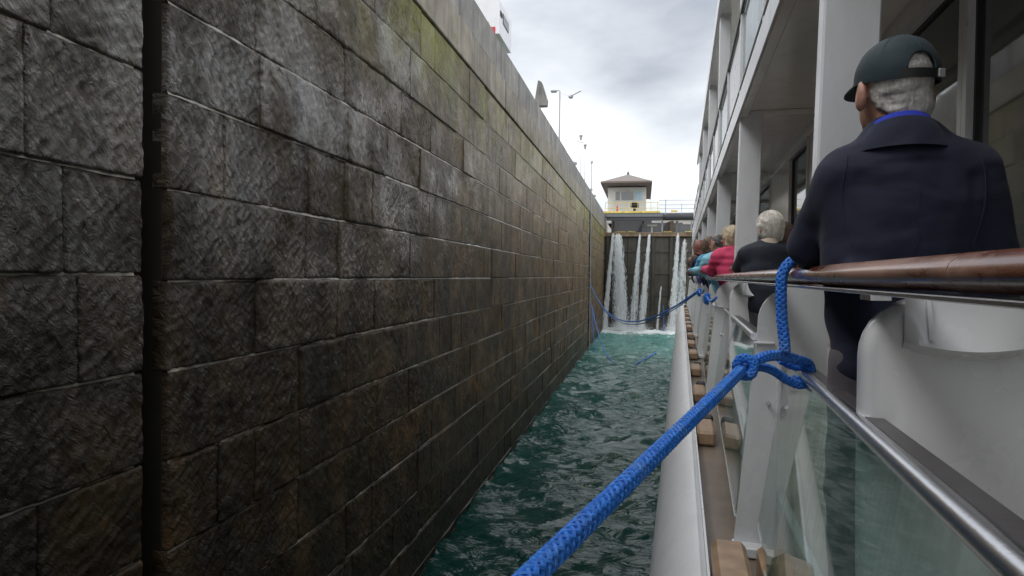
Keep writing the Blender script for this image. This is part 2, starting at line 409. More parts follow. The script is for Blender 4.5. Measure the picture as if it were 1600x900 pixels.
# ------------------------------------------------------------------ signed-distance modelling for bodies
class Field:
    def __init__(s, lo, hi, vox):
        s.lo = np.array(lo, float); s.vox = vox
        s.n = np.ceil((np.array(hi)-s.lo)/vox).astype(int)+1
        s.g = np.full(s.n, 1.0, np.float32)
    def _sub(s, lo, hi):
        a = np.clip(np.floor((lo-s.lo)/s.vox).astype(int), 0, s.n-1); b = np.clip(np.ceil((hi-s.lo)/s.vox).astype(int)+1, 1, s.n)
        b = np.maximum(b, a+1)
        ax = [s.lo[i]+s.vox*np.arange(a[i], b[i]) for i in range(3)]
        X, Y, Z = np.meshgrid(*ax, indexing='ij', sparse=True)
        return (slice(a[0], b[0]), slice(a[1], b[1]), slice(a[2], b[2])), X, Y, Z
    def _smin(s, sl, d, k):
        g = s.g[sl]
        if k > 0:
            h = np.clip(.5+.5*(g-d)/k, 0, 1); s.g[sl] = g*(1-h)+d*h-k*h*(1-h)
        else: s.g[sl] = np.minimum(g, d)
    def cap(s, p0, p1, r0, r1, sq=(1, 1, 1), k=.03, sub=False):
        p0 = np.array(p0, float); p1 = np.array(p1, float); sq = np.array(sq, float)
        m = (max(r0, r1)/sq.min() if False else max(r0, r1)*sq.max())+.07
        sl, X, Y, Z = s._sub(np.minimum(p0, p1)-m, np.maximum(p0, p1)+m)
        a = p0/sq; b = p1/sq; d = b-a; L2 = max(d@d, 1e-9)
        x, y, z = X/sq[0]-a[0], Y/sq[1]-a[1], Z/sq[2]-a[2]
        t = np.clip((x*d[0]+y*d[1]+z*d[2])/L2, 0, 1)
        q = np.sqrt((x-t*d[0])**2+(y-t*d[1])**2+(z-t*d[2])**2)-(r0+(r1-r0)*t)
        q = q*sq.min()
        if sub:
            g = s.g[sl]; h = np.clip(.5-.5*(g+q)/k, 0, 1); s.g[sl] = g*(1-h)-q*h+k*h*(1-h)
        else: s._smin(sl, q, k)
        return s
    def ell(s, c, r, k=.03, sub=False):
        r = np.array(r, float); m = r.min()
        return s.cap(c, c, m, m, r/m, k, sub)
    def plane(s, p, n, k=.005):            # cut away the side n points to
        sl, X, Y, Z = s._sub(s.lo, s.lo+s.vox*s.n); n = np.array(n, float); n /= np.linalg.norm(n)
        q = (X-p[0])*n[0]+(Y-p[1])*n[1]+(Z-p[2])*n[2]
        g = s.g; h = np.clip(.5-.5*(g-q)/k, 0, 1); s.g = (g*(1-h)+q*h+k*h*(1-h)).astype(np.float32); return s
    def wrinkle(s, amp, fr, seed=0, zr=None):
        rs = np.random.RandomState(seed); sl, X, Y, Z = s._sub(s.lo, s.lo+s.vox*s.n)
        for i in range(7):
            d = rs.normal(size=3)*np.array([.8, .8, 1.5]); d /= np.linalg.norm(d); f = fr*(.5+rs.rand()*1.3)
            ph = rs.rand()*6.28; w = d@np.array([0, 0, 0]) + 0
            q = np.sin(f*(d[0]*X+d[1]*Y+d[2]*Z)+ph+1.6*np.sin(f*.37*(d[1]*X-d[0]*Y+.6*Z)+ph*2))
            s.g += (amp/2.6*q).astype(np.float32)
        return s
    def mesh(s, name):
        g = s.g; n = s.n; neg = g < 0
        cx, cy, cz = n-1
        acc = np.zeros((cx, cy, cz, 3), np.float32); cnt = np.zeros((cx, cy, cz), np.float32)
        def sh(o): return (slice(o[0], o[0]+cx), slice(o[1], o[1]+cy), slice(o[2], o[2]+cz))
        cor = [(i, j, k) for i in (0, 1) for j in (0, 1) for k in (0, 1)]
        for a in cor:
            for ax in range(3):
                if a[ax] == 0:
                    b = list(a); b[ax] = 1
                    ga = g[sh(a)]; gb = g[sh(b)]; m = (ga < 0) != (gb < 0)
                    t = np.where(m, ga/np.where(m, ga-gb, 1), 0)
                    for c in range(3):
                        acc[..., c] += np.where(m, a[c]+(t if c == ax else 0), 0)
                    cnt += m
        act = cnt > 0; ids = -np.ones((cx, cy, cz), int); ids[act] = np.arange(act.sum())
        ii = np.argwhere(act); P = (ii+acc[act]/cnt[act][:, None])*s.vox+s.lo
        faces = []
        for ax in range(3):
            o1, o2 = [(1, 2), (2, 0), (0, 1)][ax]
            sl0 = [slice(1, m-1) for m in n]; sl1 = sl0[:]
            sl0[ax] = slice(0, n[ax]-1); sl1[ax] = slice(1, n[ax])
            a = neg[tuple(sl0)]; b = neg[tuple(sl1)]
            for flag, m in ((0, a & ~b), (1, ~a & b)):
                w = np.argwhere(m)
                if not len(w): continue
                off = np.array([1, 1, 1]); off[ax] = 0; w = w+off
                q = []
                for (p, r) in ((0, 0), (-1, 0), (-1, -1), (0, -1)):
                    c = w.copy(); c[:, o1] += p; c[:, o2] += r; q.append(ids[c[:, 0], c[:, 1], c[:, 2]])
                q = np.stack(q, 1)
                faces.append(q if flag == 0 else q[:, ::-1])
        fc = np.concatenate(faces); fc = fc[(fc >= 0).all(1)]
        me = bpy.data.meshes.new(name); me.from_pydata(P.tolist(), [], fc.tolist()); me.update()
        me.polygons.foreach_set('use_smooth', [True]*len(me.polygons))
        return me

# ================================================================== SETTING
# water: grid with real wavelets
def water():
    xs = np.arange(-3.4, 22.01, .075); ys = [-12.]
    while ys[-1] < 51.4: ys.append(ys[-1]+(.3 if ys[-1] < 3 else .06+max(0, ys[-1]-8)*.0035))
    xs = np.concatenate([xs[xs < 3.5], np.arange(3.5, 22.5, .6)]); ys = np.array(ys)
    X, Y = np.meshgrid(xs, ys); Z = np.zeros_like(X); rs = np.random.RandomState(3)
    for i in range(46):
        lam = .24*1.05**i*(.8+.4*rs.rand()); th = rs.normal()*.5+math.pi/2; k = 2*math.pi/lam
        A = .0125*lam**.9
        ph = k*(X*math.cos(th)+Y*math.sin(th))+rs.rand()*6.28+.8*np.sin(.9*X+rs.rand()*6)+.8*np.sin(.7*Y+rs.rand()*6)
        Z += A*(1-2*np.abs(np.sin(ph/2))) if i % 3 == 0 else A*np.sin(ph)
    Z += .05*np.exp(-(51-Y).clip(0)/4)*np.sin(3*X+2*np.sin(Y*2))*np.sin(2.4*Y+X)
    n, m = X.shape
    v = np.stack([X, Y, Z], -1).reshape(-1, 3)
    a = (np.arange(n-1)[:, None]*m+np.arange(m-1)[None]).ravel()
    f = np.stack([a, a+1, a+m+1, a+m], 1)
    me = bpy.data.meshes.new('water'); me.from_pydata(v.tolist(), [], f.tolist()); me.update()
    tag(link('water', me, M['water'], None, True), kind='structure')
water()
GZ = H+4.72
g = MB()
for (x0, x1, y0, y1) in ((-900, -3.95, -900, 900), (-3.95, 22.4, 54.5, 900), (22.4, 900, -900, 900), (-3.95, 22.4, -900, -40)):
    g.add([(x0, y0, GZ), (x1, y0, GZ), (x1, y1, GZ), (x0, y1, GZ)], [(0, 1, 2, 3)])
tag(g.build('ground', M['ground']), kind='structure')

# ---------------- left lock wall
wall = empty('lock_wall', (-3, 0, 0), 0, 'tall wet dark stone block wall of the lock chamber on the left, algae streaked', 'wall')
XW = -3.
def blk(y0, y1, z0, z1, seed, cell, amp, proud):
    ny = max(2, min(120, int((y1-y0)/cell))); nz = max(2, min(50, int((z1-z0)/cell)))
    ys = np.linspace(0, 1, ny+1); zs = np.linspace(0, 1, nz+1)
    if cell > .1:
        e1 = min(.3, .012/(y1-y0)); ys = np.array([0, e1, .5, 1-e1, 1]) if ny < 4 else np.array([0, e1]+[.5+.0]+[1-e1, 1]); zs = np.array([0, .02, .5, .955, 1])
    V = []; Fc = []; ly = y1-y0; lz = z1-z0; r = .014
    for j, b in enumerate(zs):
        for i, a in enumerate(ys):
            dy = min(a, 1-a)*ly; dz = min(b, 1-b)*lz
            y = y0+a*ly; z = z0+b*lz
            e = 0
            for d in (dy, dz):
                if d < r: e += (1-math.sqrt(max(0, 1-(1-d/r)**2)))*r
            if (1-b)*lz < .022: e += (.022-(1-b)*lz)*.55
            if amp:
                p = Vector((seed*3.1, y*2.1, z*2.1))
                n = mnoise.fractal(p, .9, 2.1, 5)*amp + mnoise.noise(Vector((seed, y*9+z*7, (z*9-y*7)*2.2)))*amp*.6
                if cell < .03:
                    a_ = y*.62-z*.79; b_ = y*.79+z*.62
                    st_ = mnoise.noise(Vector((seed*2, a_*3.5, b_*10)))+.45*mnoise.noise(Vector((seed*2+5, a_*8, b_*19)))
                    n += (abs(st_)*-1+.25)*.015*(.35+1.1*abs(mnoise.noise(Vector((seed, y*1.4, z*1.4+3)))))
                e -= n
                if dy < .06 or dz < .06:
                    n2 = mnoise.noise(Vector((y*7, z*7, seed+9)))
                    jy = n2*.004 if dy < .001 else 0; jz = mnoise.noise(Vector((y*6, z*6, seed+4)))*.005 if dz < .001 else 0
                    y += jy; z += jz
            V.append((proud-min(e, .05), y, z))
    w = len(ys)
    for j in range(len(zs)-1):
        for i in range(w-1):
            k = j*w+i; Fc.append((k, k+1, k+w+1, k+w))
    # skirts back into the wall
    per = [i for i in range(w)]+[(j)*w+w-1 for j in range(1, len(zs))]+[(len(zs)-1)*w+i for i in range(w-2, -1, -1)]+[j*w for j in range(len(zs)-2, 0, -1)]
    b = len(V)
    for k in per: V.append((-.12, V[k][1], V[k][2]))
    n = len(per)
    for i in range(n): Fc.append((per[i], b+i, b+(i+1) % n, per[(i+1) % n]))
    return V, Fc
bands_r = [-4.9, -4.19, -3.6, -3.0, -2.42, -1.83, -1.24, -.65, -.06, .53, 1.15, 1.73, 2.3, 2.93, 3.58]
bands_l = [-4.9, -4.15, -3.55, -2.96, -2.37, -1.78, -1.19, -.62, -.02, .56, 1.22, 1.8, 2.35, 2.93, 3.58]
JR = {(1.15, 1.73): [4.61, 6.12], (.53, 1.15): [4.16, 5.36, 6.12], (-.06, .53): [4.83, 5.32, 5.97], (-.65, -.06): [4.56, 5.9, 6.83],
      (-1.24, -.65): [5.2, 6.12, 7.88], (-1.83, -1.24): [4.09, 4.54, 5.21, 6.92], (-2.42, -1.83): [5.19], (1.73, 2.3): [4.54]}
JL = {(.56, 1.22): [2.62], (-.02, .56): [2.85], (-.62, -.02): [], (-1.19, -.62): [], (-1.78, -1.19): [2.69]}
SL0, SL1 = 3.395, 3.60
FS0, FS1 = 36.0, 37.6
blocks = []
rj = random.Random(5)
def course(z0, z1, ya, yb, joints, gy):
    ys = [ya]+joints
    while ys[-1] < yb-1.4: ys.append(ys[-1]+rj.choice([.6, 1.1, 1.4, 1.7, 2.0, 2.3])*rj.uniform(.9, 1.1))
    ys = [q for q in ys if q < yb-.3]+[yb]
    for a, b in zip(ys, ys[1:]):
        q = rj.choice([.001, .002, .0035, .007])
        blocks.append((a+q, b-q, z0, z1))
for z0, z1 in zip(bands_l, bands_l[1:]):
    j = JL.get((z0, z1))
    if j is None: j = [rj.uniform(2.2, 2.9)]
    course(z0+.0015, z1-.002, .4, SL0, [1.3]+j if True else j, .005)
    course(z0+.0015, z1-.002, -11, .4, [], .005)
for z0, z1 in zip(bands_r, bands_r[1:]):
    course(z0+.0015, z1-.002, SL1, FS0, list(JR.get((z0, z1), [rj.uniform(4.2, 5)])), .005)
    course(z0+.0015, z1-.002, FS1, 54.3, [], .005)
def score(b):
    y = (b[0]+b[1])/2
    if b[1] < 2.2: return 0
    if b[3] < -4.1: return 0
    return (b[1]-b[0])*(b[3]-b[2])/(max(y, 2.5)**3)
blocks.sort(key=score, reverse=True)
bv, bf, br = [], [], []
for i, (a, b, z0, z1) in enumerate(blocks):
    y = (a+b)/2; pr = rj.uniform(-.010, .012)
    if i < 300:
        near = y < 8.5 and score((a, b, z0, z1)) > 0
        cell = .0125 if y < 5.6 and z1 > -2 else (.024 if y < 8.5 else .2)
        V, Fc = blk(a, b, z0, z1, rj.random()*50, cell if near else .2, .015 if near else .0, pr)
        me = bpy.data.meshes.new('brick'); me.from_pydata([(p[0], p[1], p[2]+H) for p in V], [], Fc); me.update()
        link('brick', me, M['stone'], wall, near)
    else:
        V, Fc = blk(a, b, z0, z1, 0, .2, 0, pr); k = len(bv)
        bv += [(p[0], p[1], p[2]+H) for p in V]; bf += [tuple(q+k for q in f) for f in Fc]; br += [rj.random()]*len(V)
me = bpy.data.meshes.new('brick'); me.from_pydata(bv, [], bf); me.update()
at = me.attributes.new('rnd', 'FLOAT', 'POINT'); at.data.foreach_set('value', br)
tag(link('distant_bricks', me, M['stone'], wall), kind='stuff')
# backing, slots
for i, (a, b) in enumerate(((-11, SL0), (SL1, FS0), (FS1, 54.3))):
    MB().box(-1.2, -.055, a+.002, b-.002, -.9, H+3.585).build('joint_bed', M['mortar'], wall)
MB().box(-1.19, -.5, SL0-.01, SL1+.01, -.9, H+4.2).build('slot_back', M['mortar'], wall)
MB().box(-1.19, -.5, FS0-.01, FS1+.01, -.9, H+4.2).build('slot_back', M['mortar'], wall)
# pale mortar bed joints, sky glint of wet ledges put into the colour
for i, z in enumerate(bands_r[1:-1]):
    for (a, b, zz) in ((SL1, FS0, z), (-11, SL0, bands_l[i+1])):
        y = a+.01; q = MB(); top = []
        while y < b-.01:
            y2 = min(b-.01, y+(.08 if y < 12 else .5)); top.append((y, zz-.012+.006*mnoise.noise(Vector((y*5, zz, 0))), zz+.010+.004*mnoise.noise(Vector((y*7, zz, 4))), -.012+.010*mnoise.noise(Vector((y*3, zz, 8))))); y = y2
        for (y_, za, zb_, xx) in top: q.v += [(xx, y_, H+za), (xx-.006, y_, H+zb_)]
        for k in range(len(top)-1): q.f.append((2*k, 2*k+2, 2*k+3, 2*k+1))
        q.build('bed_joint', M['joint_glint'], wall)
q = MB(); yy = 2.
while yy < 54:
    w_ = .004+.03*max(0, mnoise.noise(Vector((yy*1.7, 0, 3)))+.35)
    q.v += [(.0, yy, .06), (.005+w_, yy, .045)]; yy += .06 if yy < 14 else .3
for k in range(len(q.v)//2-1): q.f.append((2*k, 2*k+1, 2*k+3, 2*k+2))
tag(q.build('water_edge_crust', M['mortar'], wall), kind='stuff')
# capping course and parapet
def run(z0, z1, x1, mat, name, step, xb=-1.2, seed=1):
    r = random.Random(seed); y = -11.
    cnt = 0
    while y < 54.3:
        y2 = min(y+step*r.uniform(.8, 1.25), 54.3)
        if name == 'capping_stone' and y < SL0 < y2: y2 = SL0
        MB().box(xb, x1+r.uniform(-.003, .004), y+.004, y2-.004, H+z0, H+z1, .012).build(name, mat, wall)
        y = y2
        if abs(y-SL0) < 1e-6 and name == 'capping_stone': y = SL1
run(3.592, 4.205, .02, M['beige'], 'capping_stone', 1.5, seed=2)
run(4.225, 4.885, -.012, M['parapet'], 'parapet_slab', 1.25, xb=-1.9, seed=3)
MB().box(-.94, -.045, -11, 54.3, H+4.19, H+4.24).build('joint_bed', M['mortar'], wall)

# guide pole and ladder in the far slot
pole = MB(); pole.tube([(-2.93, 36.2, -.3), (-2.93, 36.2, H+6.3)], .028, 8)
pr_ = pole.build('guide_pole', M['galv'], None, True); tag(pr_, 'thin tall steel pole rising from the water out of the far wall slot', 'pole')
MB().tube([(-2.93, 36.2, H+6.3), (-2.93, 36.2, H+6.45)], .07, 8).build('pole_cap', M['galv'], pr_)
for i in range(22):
    MB().tube([(-2.93, 36.2, .1+i*.42), (-3.06, 36.2, .1+i*.42)], .018, 6).build('rung', M['galv'], pr_)

# right chamber wall beyond the ship
rw = empty('lock_wall', (22, 0, 0), 0, 'far side wall of the lock chamber hidden behind the ship', 'wall')
r2 = random.Random(9)
for k in range(9):
    y = -40.
    MB().box(0, 1, -40, 54, -1+k*1.12, -1+(k+1)*1.12-.02, .015).build('wall_course', M['beige'] if k > 7 else M['gate'], rw)
MB().box(.05, 1, -39.9, 53.9, -1, 8.7).build('joint_bed', M['mortar'], rw)

# ---------------- gate
GY = 51.
gate = empty('lock_gate', (0, GY, 0), 0, 'dark leaking lock gate closing the chamber beneath the walkway', 'lock gate')
MB().box(-3.2, 22, .05, 1.4, -1, H+3.1).build('gate_leaf', M['gate'], gate)
rg = random.Random(4); x = -3.0
while x < 22:
    wdt = rg.uniform(.7, 1.3)
    MB().box(x, x+wdt-.03, -rg.uniform(.0, .07), .06, -1, H+3.06, .02).build('gate_plank', M['gate'], gate); x += wdt
for xx in (-2.75, .75, 2.1, 4.6, 7.5):
    MB().box(xx-.12, xx+.12, -.22, -.05, -1, H+3.08, .02).build('gate_rib', M['gate'], gate)
for zz in (.9, 2.6, 4.3, 6.0):
    MB().box(-3, 22, -.12, -.075, zz, zz+.14, .01).build('gate_strake', M['gate'], gate)
MB().box(-3.2, 22, -.35, 1.2, H+3.1, H+3.22, .02).build('gate_ledge', M['rust'], gate)
MB().box(-3.2, 22, -.3, 1.2, H+3.22, H+3.42, .02).build('gate_sill', M['rust'], gate)
for (a, b) in ((-2.2, -1.4), (-1.2, -.6), (1.5, 2.1), (3.1, 4.2)):
    q = MB()
    for k in range(5): q.box(a+(b-a)*k/5, a+(b-a)*(k+.8)/5, -.37, -.2, H+3.42, H+3.42+rg.uniform(.03, .09), .01)
    q.build('yellow_moss', M['yellow'], gate)
# upper grey bulkhead
bk = empty('upper_bulkhead', (0, GY+1.6, 0), 0, 'grey steel bulkhead with posts between gate top and walkway', 'bulkhead')
MB().box(-2.6, .6, 0, .2, H+3.3, H+4.5, .01).build('bulkhead_panel', M['gsteel'], bk)
MB().box(.6, 3.0, .02, .2, H+3.3, H+4.32, .01).build('bulkhead_panel', M['gsteel'], bk)
MB().box(3.0, 22, .04, .2, H+3.3, H+4.2, .01).build('bulkhead_panel', M['gsteel'], bk)
for xx, w_, mt in ((-.15, .16, 'gsteel'), (1.35, .13, 'galv'), (2.0, .3, 'rust'), (2.45, .2, 'gsteel'), (3.6, .08, 'galv'), (5.2, .1, 'galv'), (-2.45, .12, 'rust')):
    MB().box(xx, xx+w_, -.5, -.3, H+3.3, H+4.42, .01).build('bulkhead_post', M[mt], bk)
MB().prism([(1.45, 3.35), (2.0, 3.35), (2.0, 4.4), (1.75, 4.3), (1.5, 3.9)], -.2, -.02).build('curved_plate', M['gbeam'], bk).location = (0, 0, H)
MB().prism([(-.95, 3.35), (-.25, 3.35), (-.25, 4.2), (-.45, 3.7)], -.2, -.02).build('curved_plate', M['gbeam'], bk).location = (0, 0, H)
MB().box(.25, 1.0, -.55, -.2, H+4.0, H+4.12, .02).box(.55, .68, -.45, -.3, H+3.3, H+4.0).build('bracket_table', M['hwall'], bk)
# walkway
wk = empty('walkway', (0, GY-.2, 0), 0, 'dark steel walkway over the gate with grey and yellow guard rails', 'walkway')
MB().box(-3.1, 1.4, 0, 1.3, H+4.62, H+4.95, .03).build('walkway_deck', M['gsteel'], wk)
MB().tube([(1.4, .5, H+4.68), (22, .5, H+4.68)], .3, 16).build('round_beam', M['gbeam'], wk, True)
MB().box(-2.9, 1.4, .1, .3, H+4.36, H+4.62, .02).build('walkway_beam', M['gbeam'], wk)
MB().box(-3.1, 1.2, -.06, .0, H+4.93, H+5.08, .01).build('kick_plate', M['yellow'], wk)
for i in range(9):
    xx = -3.0+i*.5
    MB().tube([(xx, -.03, H+4.95), (xx, -.03, H+5.75)], .022, 6).build('rail_post', M['yellow'], wk)
for z in (5.3, 5.75): MB().tube([(-3.0, -.03, H+z), (1.1, -.03, H+z)], .022, 6).build('rail_bar', M['yellow'], wk)
MB().box(2.0, 2.5, -.05, -.02, H+4.98, H+5.12, .005).build('yellow_gatepanel', M['yellow'], wk)
for i in range(12):
    xx = 1.6+i*1.2
    MB().tube([(xx, .1, H+4.8), (xx+.02, .1, H+5.95-(i % 2)*.3)], .035 if i % 2 == 0 else .02, 6).build('rail_post', M['galv'], wk)
for z in (5.25, 5.55, 5.9): MB().tube([(1.1, .1, H+z), (21.5, .1, H+z-.02)], .02, 6).build('rail_bar', M['galv'], wk)
# small black valve machine behind the yellow rail
vm = empty('valve_machine', (-.75, GY+.4, H+4.95), 0, 'small black valve machine behind the yellow rail in front of the hut', 'machine')
MB().box(-.1, .1, -.1, .1, 0, .5, .02).build('stand', M['strap'], vm)
MB().tube([(-.32, 0, .62), (.32, 0, .62)], .17, 12).build('motor', M['strap'], vm, True)
MB().box(-.25, .2, -.12, .12, .78, .9, .02).build('gearbox', M['strap'], vm)
tag(MB().tube([(-2.1, GY+.5, H+4.95), (-2.1, GY+.5, H+5.5)], .08, 10).tube([(-2.1, GY+.5, H+5.5), (-2.1, GY+.5, H+5.6)], .05, 8).build('hydrant', M['red'], None, True), 'small red hydrant behind the yellow rail left of the valve machine', 'hydrant')

# hut
hut = empty('control_hut', (-1.53, 58, H+4.72), 0, 'pale control hut with brown pyramid roof above the lock gate', 'hut')
MB().box(-1.68, 1.68, 0, 7, .0, 3.2).build('wall', M['hwall'], hut)
roof = MB(); e0, e1, zz = -3.0, 10., 3.3
roof.add([(-2.12, e0, zz), (2.12, e0, zz), (2.12, e1, zz), (-2.12, e1, zz), (-.12, 2.4, zz+1.38), (.12, 2.4, zz+1.38), (.12, 3.6, zz+1.38), (-.12, 3.6, zz+1.38)],
         [(0, 1, 5, 4), (1, 2, 6, 5), (2, 3, 7, 6), (3, 0, 4, 7), (4, 5, 6, 7), (3, 2, 1, 0)])
ro = roof.build('roof', M['roof'], hut)
MB().box(-2.15, 2.15, e0-.03, e0, zz-.12, zz+.02).box(-2.15, -2.12, e0, e1, zz-.12, zz+.02).box(2.12, 2.15, e0, e1, zz-.12, zz+.02).build('fascia', M['soffit'], ro)
MB().tube([(0, 3, zz+1.3), (0, 3, zz+1.65), (0, 3, zz+1.75), (0, 3, zz+1.77), (0, 3, zz+2.4)], [.12, .12, .05, .02, .015], 8).build('finial', M['soffit'], ro)
for (a, b) in ((-1.0, -.6), (-.5, .6)):
    wf = MB().box(a-.05, b+.05, -.05, -.003, 2.0, 2.05).box(a-.05, b+.05, -.05, -.003, 2.8, 2.85).box(a-.05, a, -.05, -.003, 2.05, 2.8).box(b, b+.05, -.05, -.003, 2.05, 2.8).build('window', M['hwall'], hut)
    MB().box(a, b, -.03, -.01, 2.05, 2.8).build('pane', M['wglass'], wf)
MB().box(.75, 1.3, -.04, -.004, 2.05, 2.85).build('blue_panel', M['bluep'], hut)
MB().box(-1.5, -1.1, -.03, -.004, 1.0, 2.0).build('wall_board', M['hwall'], hut)

# waterfalls
def fall(x0, x1, z0, top_w, bot_w, n, lab, seed, thick=1., start=0.):
    r = np.random.RandomState(seed); mb = MB()
    Ht = z0
    for i in range(n):
        t = r.rand()**.8; t = start+(1-start)*t
        drop = Ht*t*t if False else Ht*t
        cx = x0+(x1-x0)*t; w = top_w+(bot_w-top_w)*t
        x = cx+np.clip(r.normal()*.32, -1, 1)*w/1.2; yy = GY-.38-math.sqrt(max(drop, 0))*.42+r.normal()*.05*(1+3*t)
        ln = r.uniform(.08, .34)*(1.15-t*.4); rad = r.uniform(.005, .0145)*thick*(1.2-.55*t); z = Ht-drop
        if z < .02: continue
        dx = (x1-x0)/Ht*ln+r.normal()*.02
        mb.tube([(x-dx/2, yy+.02, z+ln/2), (x, yy, z), (x+dx/2, yy-.02, max(z-ln/2, -.02))], [rad*.3, rad, rad*.25], 4)
    # continuous thin core strands
    for i in range(max(2, int(n/500))):
        pts = []; o = r.normal()*.3
        for k in range(26):
            t = k/25; t = start+(1-start)*t
            w = top_w+(bot_w-top_w)*t
            pts.append((x0+(x1-x0)*t+o*w*.8+.015*math.sin(k*1.7+i), GY-.38-math.sqrt(Ht*t)*.42, Ht*(1-t)))
        mb.tube(pts, [.011*thick*(1-.6*k/25) for k in range(26)], 5)
    root_ = empty('waterfall', (0, 0, 0)); mb.build('droplets', M['falls'], root_, True)
    vb = MB(); nx_ = 12
    for k in range(27):
        t = k/26; t = start+(1-start)*t; w = (top_w+(bot_w-top_w)*t)*.62
        for i in range(nx_+1):
            o = (i/nx_-.5)*2
            vb.v.append((x0+(x1-x0)*t+o*w, GY-.38-math.sqrt(max(Ht*t, 0))*.42+.03*math.sin(i*2.1+k*.5), max(.0, Ht*(1-t))))
    for k in range(26):
        for i in range(nx_): a = k*(nx_+1)+i; vb.f.append((a, a+1, a+nx_+2, a+nx_+1))
    vb.build('water_veil', M['veil'], root_, True)
    return tag(root_, lab, 'waterfall', 'waterfalls leaking over the lock gate')
ZT = H+3.22
fall(-2.35, -2.86, ZT, .14, .36, 2400, 'narrow white waterfall hugging the left wall at the gate corner', 1, 1.3)
fall(-1.98, -1.55, ZT, .48, .95, 5600, 'widest white waterfall, second from the left wall of the gate', 2, 1.25)
fall(-.3, -.75, ZT, .10, .6, 1500, 'thin slanting waterfall left of the gate centre, spreading downwards', 3)
fall(.42, -.1, ZT, .14, .5, 2300, 'central waterfall under the white bracket, falling to the left', 4, 1.1)
fall(1.35, 1.1, ZT*.45, .07, .16, 330, 'short faint trickle starting halfway down the gate', 5)
fall(2.55, 2.15, ZT, .14, .55, 2600, 'tall bright waterfall right of the brown post', 6, 1.2)
fall(3.05, 2.6, ZT-.4, .2, .8, 1300, 'broad thin waterfall closest to the ship at the gate', 7, .9)
sp = MB(); r = np.random.RandomState(8)
for i in range(5200):
    cx = r.choice([-2.8, -1.55, -.8, -.1, 2.1, 2.7, -1.4, 2.4]); x = cx+r.normal()*.38; y = GY-1.55+r.normal()*.42; z = abs(r.normal())*.26
    s_ = r.uniform(.006, .02); sp.tube([(x, y, z), (x+r.normal()*.02, y, z+s_*2)], [s_, s_*.3], 4)
tag(sp.build('spray', M['falls']), 'white spray churning at the foot of the gate', 'spray', kind='stuff')

# ---------------- things on the lockside (top of the left wall)
def lamp(name, x, y, h, lab, arm=True, rr=.045):
    z0 = H+4.885
    e_ = empty(name, (x, y, z0), 0, lab, 'lamp')
    MB().tube([(0, 0, 0), (0, 0, .06)], rr*2.2, 10).build('base', M['galv'], e_)
    MB().tube([(0, 0, .05), (0, 0, h)], [rr, rr*.6], 8).build('pole', M['galv'], e_, True)
    if arm:
        MB().tube([(0, 0, h), (-.06, 0, h+.05), (-.16, 0, h+.03)], rr*.5, 6).build('arm', M['galv'], e_)
        MB().box(-.36, -.12, -.1, .1, h-.02, h+.06, .03).build('lamp_head', M['galv'], e_)
    else:
        MB().tube([(0, 0, h), (0, 0, h+.22)], [.05, .09], 8).tube([(0, 0, h+.22), (0, 0, h+.28)], [.13, .03], 8).build('lamp_head', M['galv'], e_)
    return e_
lamp('street_lamp', -3.3, 25, 2.3, 'tall lamp post with a flat head reaching left above the parapet')
lamp('street_lamp', -3.2, 35, 2.0, 'distant slender lamp post, left of the two thin ones near the hut', False, .025)
a_ = lamp('antenna_mast', -3.3, 33.6, 2.2, 'thin mast with a small crossbar on the parapet', False, .02); a_['category'] = 'mast'
MB().tube([(-.22, 0, 2.15), (.16, 0, 2.05)], .018, 6).build('crossbar', M['galv'], a_)
sg = empty('signal_box', (-3.62, 22, H+4.885), 0, 'pale grey arrow shaped signal box on a short post above the parapet', 'signal')
MB().tube([(0, 0, 0), (0, 0, 1.15)], .06, 10).build('post', M['galv'], sg, True)
MB().prism([(-.16, .95), (.28, .95), (.3, 1.15), (.1, 1.75), (-.02, 1.82), (-.06, 1.6)], -.16, .16).build('housing', M['parapet'], sg)
MB().prism([(-.34, 1.05), (-.16, .98), (-.16, 1.15), (-.3, 1.2)], -.1, .1).build('visor', M['galv'], sg)
for y_ in (30.5, 40, 43):
    bt = empty('mooring_bitt', (-3.35, y_, H+4.885), 0, {30.5: 'nearest small grey mooring bitt on the parapet top', 40: 'second small grey mooring bitt on the far parapet', 43: 'farthest small grey mooring bitt on the parapet near the hut'}[y_], 'mooring bitt')
    MB().tube([(0, 0, 0), (0, 0, .4)], .13, 12).build('post', M['galv'], bt, True)
    MB().tube([(0, 0, .4), (0, 0, .5), (0, 0, .54)], [.2, .2, .1], 12).build('cap', M['galv'], bt, True)
# white utility cart with its box body, near end of the parapet
ct = empty('utility_vehicle', (-4.03, 15.5, H+5.1), 0, 'white box bodied utility vehicle with rounded roof parked at the lock edge', 'vehicle')
prof = [(-.95, 1.0), (-.98, 1.95), (-.8, 2.18), (-.4, 2.25), (.4, 2.22), (.66, 2.05), (.7, 1.95), (.7, 1.0)]
ct.scale = (.66, .55, .85)
MB().prism(prof, 0, 2.6).build('body', M['white'], ct)
MB().box(-.9, .3, .1, 2.5, .1, 1.0, .03).build('chassis', M['green'], ct)
MB().box(.702, .73, .7, 1.9, 1.45, 1.75, .01).build('window', M['wglass'], ct)
MB().box(.702, .73, .15, .5, 1.55, 1.7, .01).build('side_slot', M['strap'], ct)
MB().box(-.3, .0, -.03, -.002, 1.1, 1.25, .01).build('tail_light', M['red'], ct)
MB().box(-.35, .3, -.02, -.003, 1.28, 1.36, .004).build('yellow_stripe', M['yellow'], ct)
MB().box(.2, .55, -.02, -.003, .8, 1.2, .01).build('red_panel', M['red'], ct)
for yy in (.45, 2.1):
    for xx in (-.75, .4):
        wh = MB().tube([(xx, yy, .03), (xx+.2, yy, .03)], .28, 16).build('wheel', M['rubber'], ct, True)
